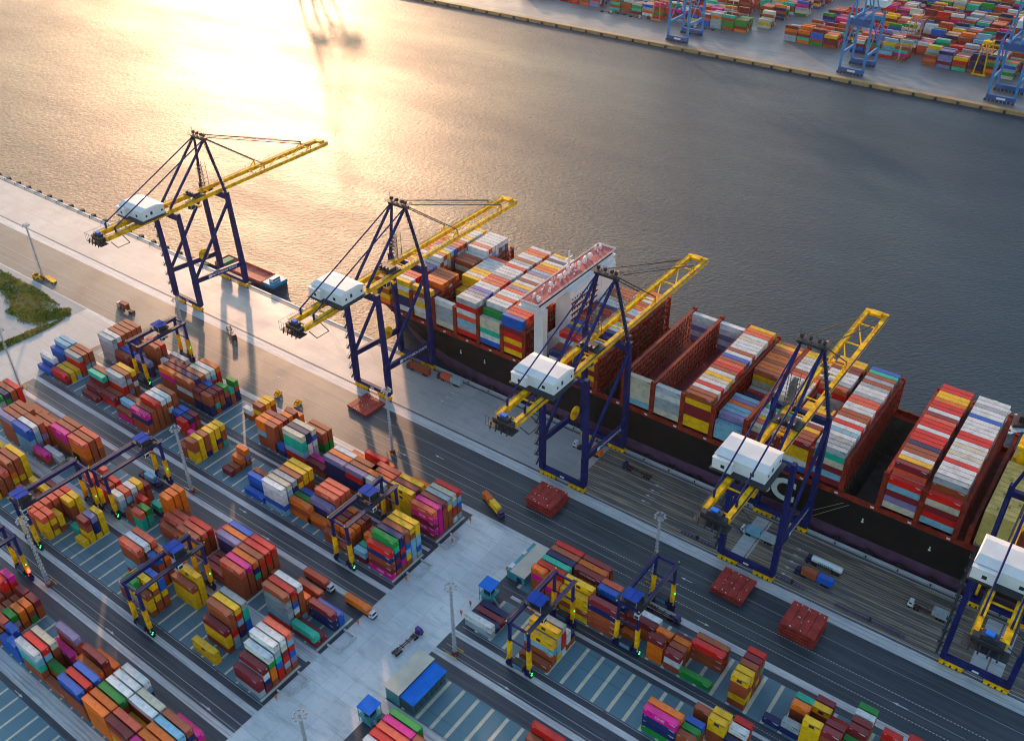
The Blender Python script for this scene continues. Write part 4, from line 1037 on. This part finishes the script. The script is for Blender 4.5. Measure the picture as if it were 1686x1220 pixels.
# ------------------------------------------------------------------ kiosks, sheds, beacons
def kiosk(x, y, label):
    T = empty('kiosk', (x, y, 0), label=label, cat='kiosk', group='blue roofed kiosks on the junction')
    MB().box(-2.2, 2.2, -2.2, 2.2, 0, 3.4).build('wall', TEALW, T)
    MB().box(-2.9, 2.9, -2.9, 2.9, 3.4, 3.6).build('platform', TEALW, T)
    g = MB()
    for a in (-2.7, 2.7):
        for b in (-2.6, 2.6): g.beam((a, b, 0), (a, b, 7.7), .18)
    for a in (-2.8, 2.8): g.box(a - .04, a + .04, -2.8, 2.8, 4.5, 4.6)
    g.box(-2.8, 2.8, -2.84, -2.76, 4.5, 4.6); g.build('posts', TEALW, T)
    MB().box(-1.5, 1.5, -1.5, 1.5, 3.6, 5.6).build('control_room', GLASS, T)
    g = MB(); g.v = [(-3, -2.9, 7.7), (3, -2.9, 7.7), (3, 2.9, 8.1), (-3, 2.9, 8.1), (-3, -2.9, 7.9), (3, -2.9, 7.9), (3, 2.9, 8.3), (-3, 2.9, 8.3)]
    g.f = [(0, 3, 2, 1), (4, 5, 6, 7), (0, 1, 5, 4), (1, 2, 6, 5), (2, 3, 7, 6), (3, 0, 4, 7)]; g.mi = [0] * 6; g.build('roof', BLUER, T)
    g = MB()
    for k in range(8): g.box(2.9 + k*.35, 3.25 + k*.35, -1.8, -.8, 3.3 - k*.42, 3.4 - k*.42)
    g.build('steps', GREYP, T)
s = 280 / 280
kiosk(-156.2, 191.8, 'upper kiosk with bright blue roof beside the white long container')
kiosk(-156.2, 126.6, 'lower kiosk with bright blue roof at the bottom of the junction')
T = empty('workshop', (-151.5, 145, 0), label='workshop with beige flat roof and bright blue lean-to roof by the junction', cat='building')
w_ = MB().box(-6.3, -.2, -9, 9, 0, 6.6).build('wall', TEALW, T)
MB().box(-6.7, .3, -9.4, 9.4, 6.6, 6.9).build('roof', mat('beige_roof', (.56, .50, .40), .7, dirt=.15, dscale=.2), T)
MB().box(.0, 5.8, -8.6, 8.2, 0, 4.9).build('shed_wall', mat('dark_teal_shed', (.02, .10, .13), .5, dirt=.3), T)
g = MB(); g.v = [(.35, -9, 6.0), (6.3, -9, 5.3), (6.3, 8.7, 5.3), (.35, 8.7, 6.0), (.35, -9, 6.15), (6.3, -9, 5.45), (6.3, 8.7, 5.45), (.35, 8.7, 6.15)]
g.f = [(0, 3, 2, 1), (4, 5, 6, 7), (0, 1, 5, 4), (1, 2, 6, 5), (2, 3, 7, 6), (3, 0, 4, 7)]; g.mi = [0] * 6; g.build('lean_to_roof', BLUER, T)
for k in range(6): MB().box(5.82, 5.9, -7.6 + k*2.6, -6.2 + k*2.6, 1, 3.4).build('window', GLASS, T)
T = empty('substation', (-152.2, 213.4, 0), label='low building with cream flat roof and teal walls beside the red container', cat='building')
MB().box(-5.0, 3.2, -9, 8.6, 0, 4.2).build('wall', TEALW, T)
MB().box(-3.4, 3.4, -9.2, 8.8, 4.2, 4.45).build('roof', mat('cream_roof', (.60, .54, .44), .7, dirt=.15, dscale=.2), T)
MB().box(-.4, 1.9, -9.1, -9.02, .2, 3.0).build('door', NAVY, T)
MB().box(-5.4, -3.6, -7.5, -5, 4.2, 4.6).box(-5.2, -3.8, 1, 3, 4.2, 4.7).build('vents', WHT, T)
def beacon(x, y, label):
    T = empty('guard_post', (x, y, 0), label=label, cat='post', group='orange guard posts at block corners')
    MB().tube((0, 0, 0), (0, 0, 2.0), .16, 8).build('post', GREYP, T); MB().box(-.5, .5, -.12, .12, 1.4, 2.8).box(-.12, .12, -.5, .5, 1.6, 2.6).build('marker_board', FORG, T)
for x, y, l in ((-157.5, 222.8, 'orange guard post at the far corner of the cream roofed building'), (-158.8, 206.5, 'orange guard post near corner of the cream roofed building'), (-159.6, 184.5, 'orange guard post behind the long white container'), (-159.6, 179.0, 'guard post at the near end of the long white container'),
                (-187.6, 219.5, 'orange guard post at the end of the red topped stack'), (-187.4, 179.5, 'orange guard post at the end of the green topped stack'), (-187.6, 153, 'orange guard post beside the white cab truck'), (-187.6, 113, 'orange guard post at the end of the maroon stack'), (-186, 205.8, 'bright yellow guard post with magenta containers behind')):
    beacon(x, y, l)
def barrier(x, y, L, rz, label):
    T = empty('railing', (x, y, 0), rz, label=label, cat='railing', group='purple railings on the quay deck')
    g = MB()
    for z in (.9, .5): g.box(-L/2, L/2, -.55, -.47, z, z + .1).box(-L/2, L/2, .47, .55, z, z + .1)
    k = -L / 2
    while k < L / 2: g.box(k, k + .12, -.6, .6, 0, 1.0); k += 1.5
    g.build('rails', mat('railing_purple', (.12, .08, .20), .6, dirt=.3), T)
    MB().box(-.4, .4, -.4, .4, 0, 1.9).build('stanchion_box', DARK, T)
barrier(-36, 265.6, 26, 0, 'long purple railing on the quay deck by the rightmost truck')
barrier(-66.5, 266, 12, 0, 'short purple railing near the crane over the lorries')
barrier(-107, 266, 14, 0, 'purple railing left of the crane over the lorries')
def wall_u(x, y, sx, sy, label):
    T = empty('low_wall', (x, y, 0), label=label, cat='wall', group='low concrete walls at block ends')
    MB().box(-sx/2, sx/2, -sy/2, -sy/2 + .5, 0, 1.0).box(-sx/2, sx/2, sy/2 - .5, sy/2, 0, 1.0).box(sx/2 - .5, sx/2, -sy/2 + .5, sy/2 - .5, 0, 1.0).build('wall', G_PALE, T)
for x, y, a, b, l in ((-187.5, 205.5, 5, 8, 'low wall beside the bright yellow guard post'), (-187.2, 187, 6, 9, 'low wall at the end of the yellow and green stacks'), (-187.2, 144, 6, 9, 'low wall in front of the turquoise container'), (-187.2, 120.5, 6, 10, 'low wall beside the tall stack with white tops')): wall_u(x, y, a, b, l)

# ------------------------------------------------------------------ quay furniture
def fender(x, y, label, grp):
    T = empty('fender', (x, y, 0), label=label, cat='fender', group=grp)
    MB().box(-1.3, 1.3, -.1, 2.1, -2.6, .75).build('rubber_block', BLK, T)
    if grp.startswith('rubber'): MB().tube((0, -1.9, 0), (0, -1.9, .6), .25, 8).ball((0, -1.9, .75), .35).build('bollard', DARK, T)
for i in range(22):
    fender(-690 + i * 13.0, QY + .3, 'black rubber fender on the near quay edge', 'rubber fenders along the near quay')
for i in range(24):
    fender(-66 + i * 0 + (i - 12) * 16.5 if False else -250 + i * 12.6, QY + .3, 'black rubber fender between quay and ship hull', 'rubber fenders beside the ship')
for i in range(40):
    T = empty('fender', (-760 + i * 18.5, FY - 3.9, -1), label='dark fender on the far quay wall', cat='fender', group='fenders along the far quay')
    MB().box(-1.1, 1.1, -.9, .5, -2.0, .6).build('rubber_block', DARK, T)

# ------------------------------------------------------------------ barge and tug
T = empty('barge', (-431, 308.6, -3), label='small barge with empty red hold and blue stern under the first crane', cat='barge')
MB().prism([(-30, -6.8), (26, -6.8), (30, -5), (31, 0), (30, 5), (26, 6.8), (-30, 6.8), (-33, 0)], -1, 2.6).build('hull', mat('barge_hull', (.02, .04, .07), .5), T)
MB().box(-22, 20, -5.4, 5.4, 2.6, 2.9).box(-22, 20, -5.8, -5.4, 2.6, 4.2).box(-22, 20, 5.4, 5.8, 2.6, 4.2).box(19.6, 20, -5.4, 5.4, 2.6, 4.4).box(-22.4, -22, -5.4, 5.4, 2.6, 4.4).build('cargo_deck', mat('barge_red', (.62, .12, .07), .7, dirt=.4, dscale=.3), T)
MB().box(-19, -14, -4.5, 3, 2.9, 5.2).build('covered_cargo', mat('green_tarp', (.02, .25, .13), .7), T)
MB().box(21, 30, -5.6, 5.6, 2.6, 4.6).build('stern_deck', mat('barge_blue', (.008, .26, .46), .5, dirt=.3), T)
h = MB().box(24, 27, -3, 3, 4.6, 6.6).build('wheelhouse', WHT, T)
MB().box(27.01, 27.05, -2.6, 2.6, 5.4, 6.2).build('window', GLASS, h)
g = MB()
for i in range(12): g.box(-30 + i*4.8, -29.4 + i*4.8, -6.95, -6.75, 1, 2.6)
g.build('tyres', BLK, T)
T = empty('tugboat', (-14, 430, -3), radians(30), label='tugboat at the right edge churning pale wash', cat='boat')
MB().prism([(-12, -4), (6, -4), (12, 0), (6, 4), (-12, 4)], -.5, 2).build('hull', mat('tug_hull', (.05, .03, .03), .5), T)
MB().box(-5, 3, -2.6, 2.6, 2, 6).build('wheelhouse', WHT, T); MB().box(-9, -6, -1.5, 1.5, 2, 5).build('funnel', DARK, T)
g = MB(); rr = random.Random(4)
for i in range(500):
    a = rr.random(); x = -28 - a * 22; y = 422 + rr.gauss(0, 2.5 + a * 5) - a * 2; s_ = rr.uniform(.3, 1.4)
    g.ball((x + 10, y + 2, -3), s_, 1.4, 1.2, .25, 6, 3)
o = g.build('foam', mat('foam_white', (.6, .68, .66), .8, dirt=.3)); tag(o, 'pale churned foam trailing the tugboat', 'foam', kind='stuff')

# ------------------------------------------------------------------ far quay cranes
def far_crane(x, label, first=None):
    if first:
        T = dup(first); T.location.x = x; T['label'] = label; return T
    T = empty('far_quay_crane', (x, 866, 0), label=label, cat='crane', group='blue quay cranes on the far quay')
    HX = 10.6; W2 = 31
    for y in (0, W2):
        MB().box(-HX - 1, HX + 1, y - 1.2, y + 1.2, 1.8, 5.4).build('sill_beam', FDBL, T)
        b = MB()
        for k in range(8): b.box(-HX - 2 + k*3.1, -HX + .2 + k*3.1, y - 1.3, y + 1.3, .2, 1.8)
        b.build('bogie', DARK, T)
        for sx in (-1, 1): MB().box(sx*HX - .9, sx*HX + .9, y - 1, y + 1, 5.4, 50).build('leg', FCYAN, T)
        MB().box(-HX, HX, y - 1, y + 1, 42, 45).build('portal_cross_beam', FCYAN, T)
    for sx in (-1, 1):
        MB().box(sx*HX - .7, sx*HX + .7, 1, W2 - 1, 16, 18.6).build('portal_tie_beam', FCYAN, T)
        g = MB().beam((sx*HX, 1, 18), (sx*HX, W2/2, 34), .8).beam((sx*HX, W2 - 1, 18), (sx*HX, W2/2, 34), .8).beam((sx*HX, W2/2, 34), (sx*HX, W2 - 1, 48), .8).beam((sx*HX, W2/2, 34), (sx*HX, 1, 48), .8); g.build('diagonal_brace', FCYAN, T)
        MB().box(sx*3.6 - .6, sx*3.6 + .6, -6, 58, 49, 51.4).build('girder', FCYAN, T)
        MB().beam((sx*3.6, -4, 51), (sx*3.6, -14, 112), 1.0, 1.8).build('boom', FCYAN, T)
        MB().beam((sx*HX, 0, 49), (sx*3, 6, 80), 1.2).beam((sx*3, 6, 80), (sx*3.6, 34, 51), .8).build('frame_leg', FCYAN, T)
        MB().tube((sx*3, 6, 80), (sx*3.6, -10, 88), .3, 5).tube((sx*3, 6, 80), (sx*3.6, 56, 51), .3, 5).build('stay', FDBL, T)
    MB().box(-9, 9, 34, 50, 51.6, 57.4).build('machinery_house', WHT, T)
    MB().box(-8, 8, -3, 6, 43.5, 49).build('service_deck', FDBL, T)
    MB().box(-3, 4, 30.5 - 31 - 1.3, -1.21, 2.6, 4.2).build('number_plate', WHT, T)
    return T
F1 = far_crane(-441.5, 'pale blue quay crane farthest left on the far quay')
far_crane(-266.5, 'blue quay crane in the middle of the far quay', F1)
far_crane(-139.3, 'blue quay crane at the right edge of the far quay', F1)
far_crane(-118 + 12, 'second blue quay crane at the right edge of the far quay', F1)
far_crane(-985, 'blue quay crane beyond the upper left edge', F1)
def far_gantry(x, y, m, label, nm):
    T = empty('gantry_crane', (x, y, 0), label=label, cat='crane', group=nm)
    for yy in (0, 18):
        for sx in (-1, 1): MB().beam((sx*4.6, yy, 1.5), (sx*2.5, yy, 26), .9).build('leg', m, T)
        MB().box(-6, 6, yy - .8, yy + .8, .6, 2).build('base_beam', m, T)
    for sx in (-1, 1): MB().box(sx*2.5 - .6, sx*2.5 + .6, -2, 20, 25.5, 27.4).build('girder', m, T)
    MB().box(-3.4, 3.4, 3, 8, 27.4, 29.4).build('trolley', m, T)
far_gantry(-172.5, 925.5, CYEL, 'yellow gantry crane at the front of the far container yard', 'gantry cranes on the far yard')
far_gantry(-495, 918, FORG, 'orange gantry crane at the left of the far yard', 'gantry cranes on the far yard')
far_gantry(-250, 975, FORG, 'orange gantry crane behind the middle far quay crane', 'gantry cranes on the far yard')
for i, x in enumerate((-520, -540, -556, -500, -455, -436)):
    truck(x, 918 + (i % 2) * 3, pi if i % 2 else 0, CABR if i % 2 else CABW, [], ['far quay truck with white cab, farthest right of the small group', 'far quay truck with maroon cab in the small left group', 'far quay truck with white cab in the small left group', 'far quay truck with maroon cab near the orange gantry crane', 'white cab far quay truck under the pale blue crane', 'maroon cab far quay truck under the pale blue crane'][i])
for x, y, l in ((-244, 927, 'far quay light mast beside the middle blue crane'), (-420, 940, 'far quay light mast behind the pale blue crane')): mast(x, y, l, 30)

# ------------------------------------------------------------------ thin evening haze over the harbour
hm = bpy.data.materials.new('evening_haze'); hm.use_nodes = True; nt = hm.node_tree; nt.nodes.remove(nt.nodes['Principled BSDF'])
pv = nt.nodes.new('ShaderNodeVolumePrincipled'); pv.inputs['Color'].default_value = (1, .93, .85, 1); pv.inputs['Density'].default_value = .000016; pv.inputs['Anisotropy'].default_value = .65
nt.links.new(pv.outputs[0], nt.nodes['Material Output'].inputs['Volume'])
hz = MB().box(-9500, 9500, -3500, 9500, -10, 300).build('haze', hm); tag(hz, kind='stuff', label='thin warm evening haze over the harbour', cat='haze')
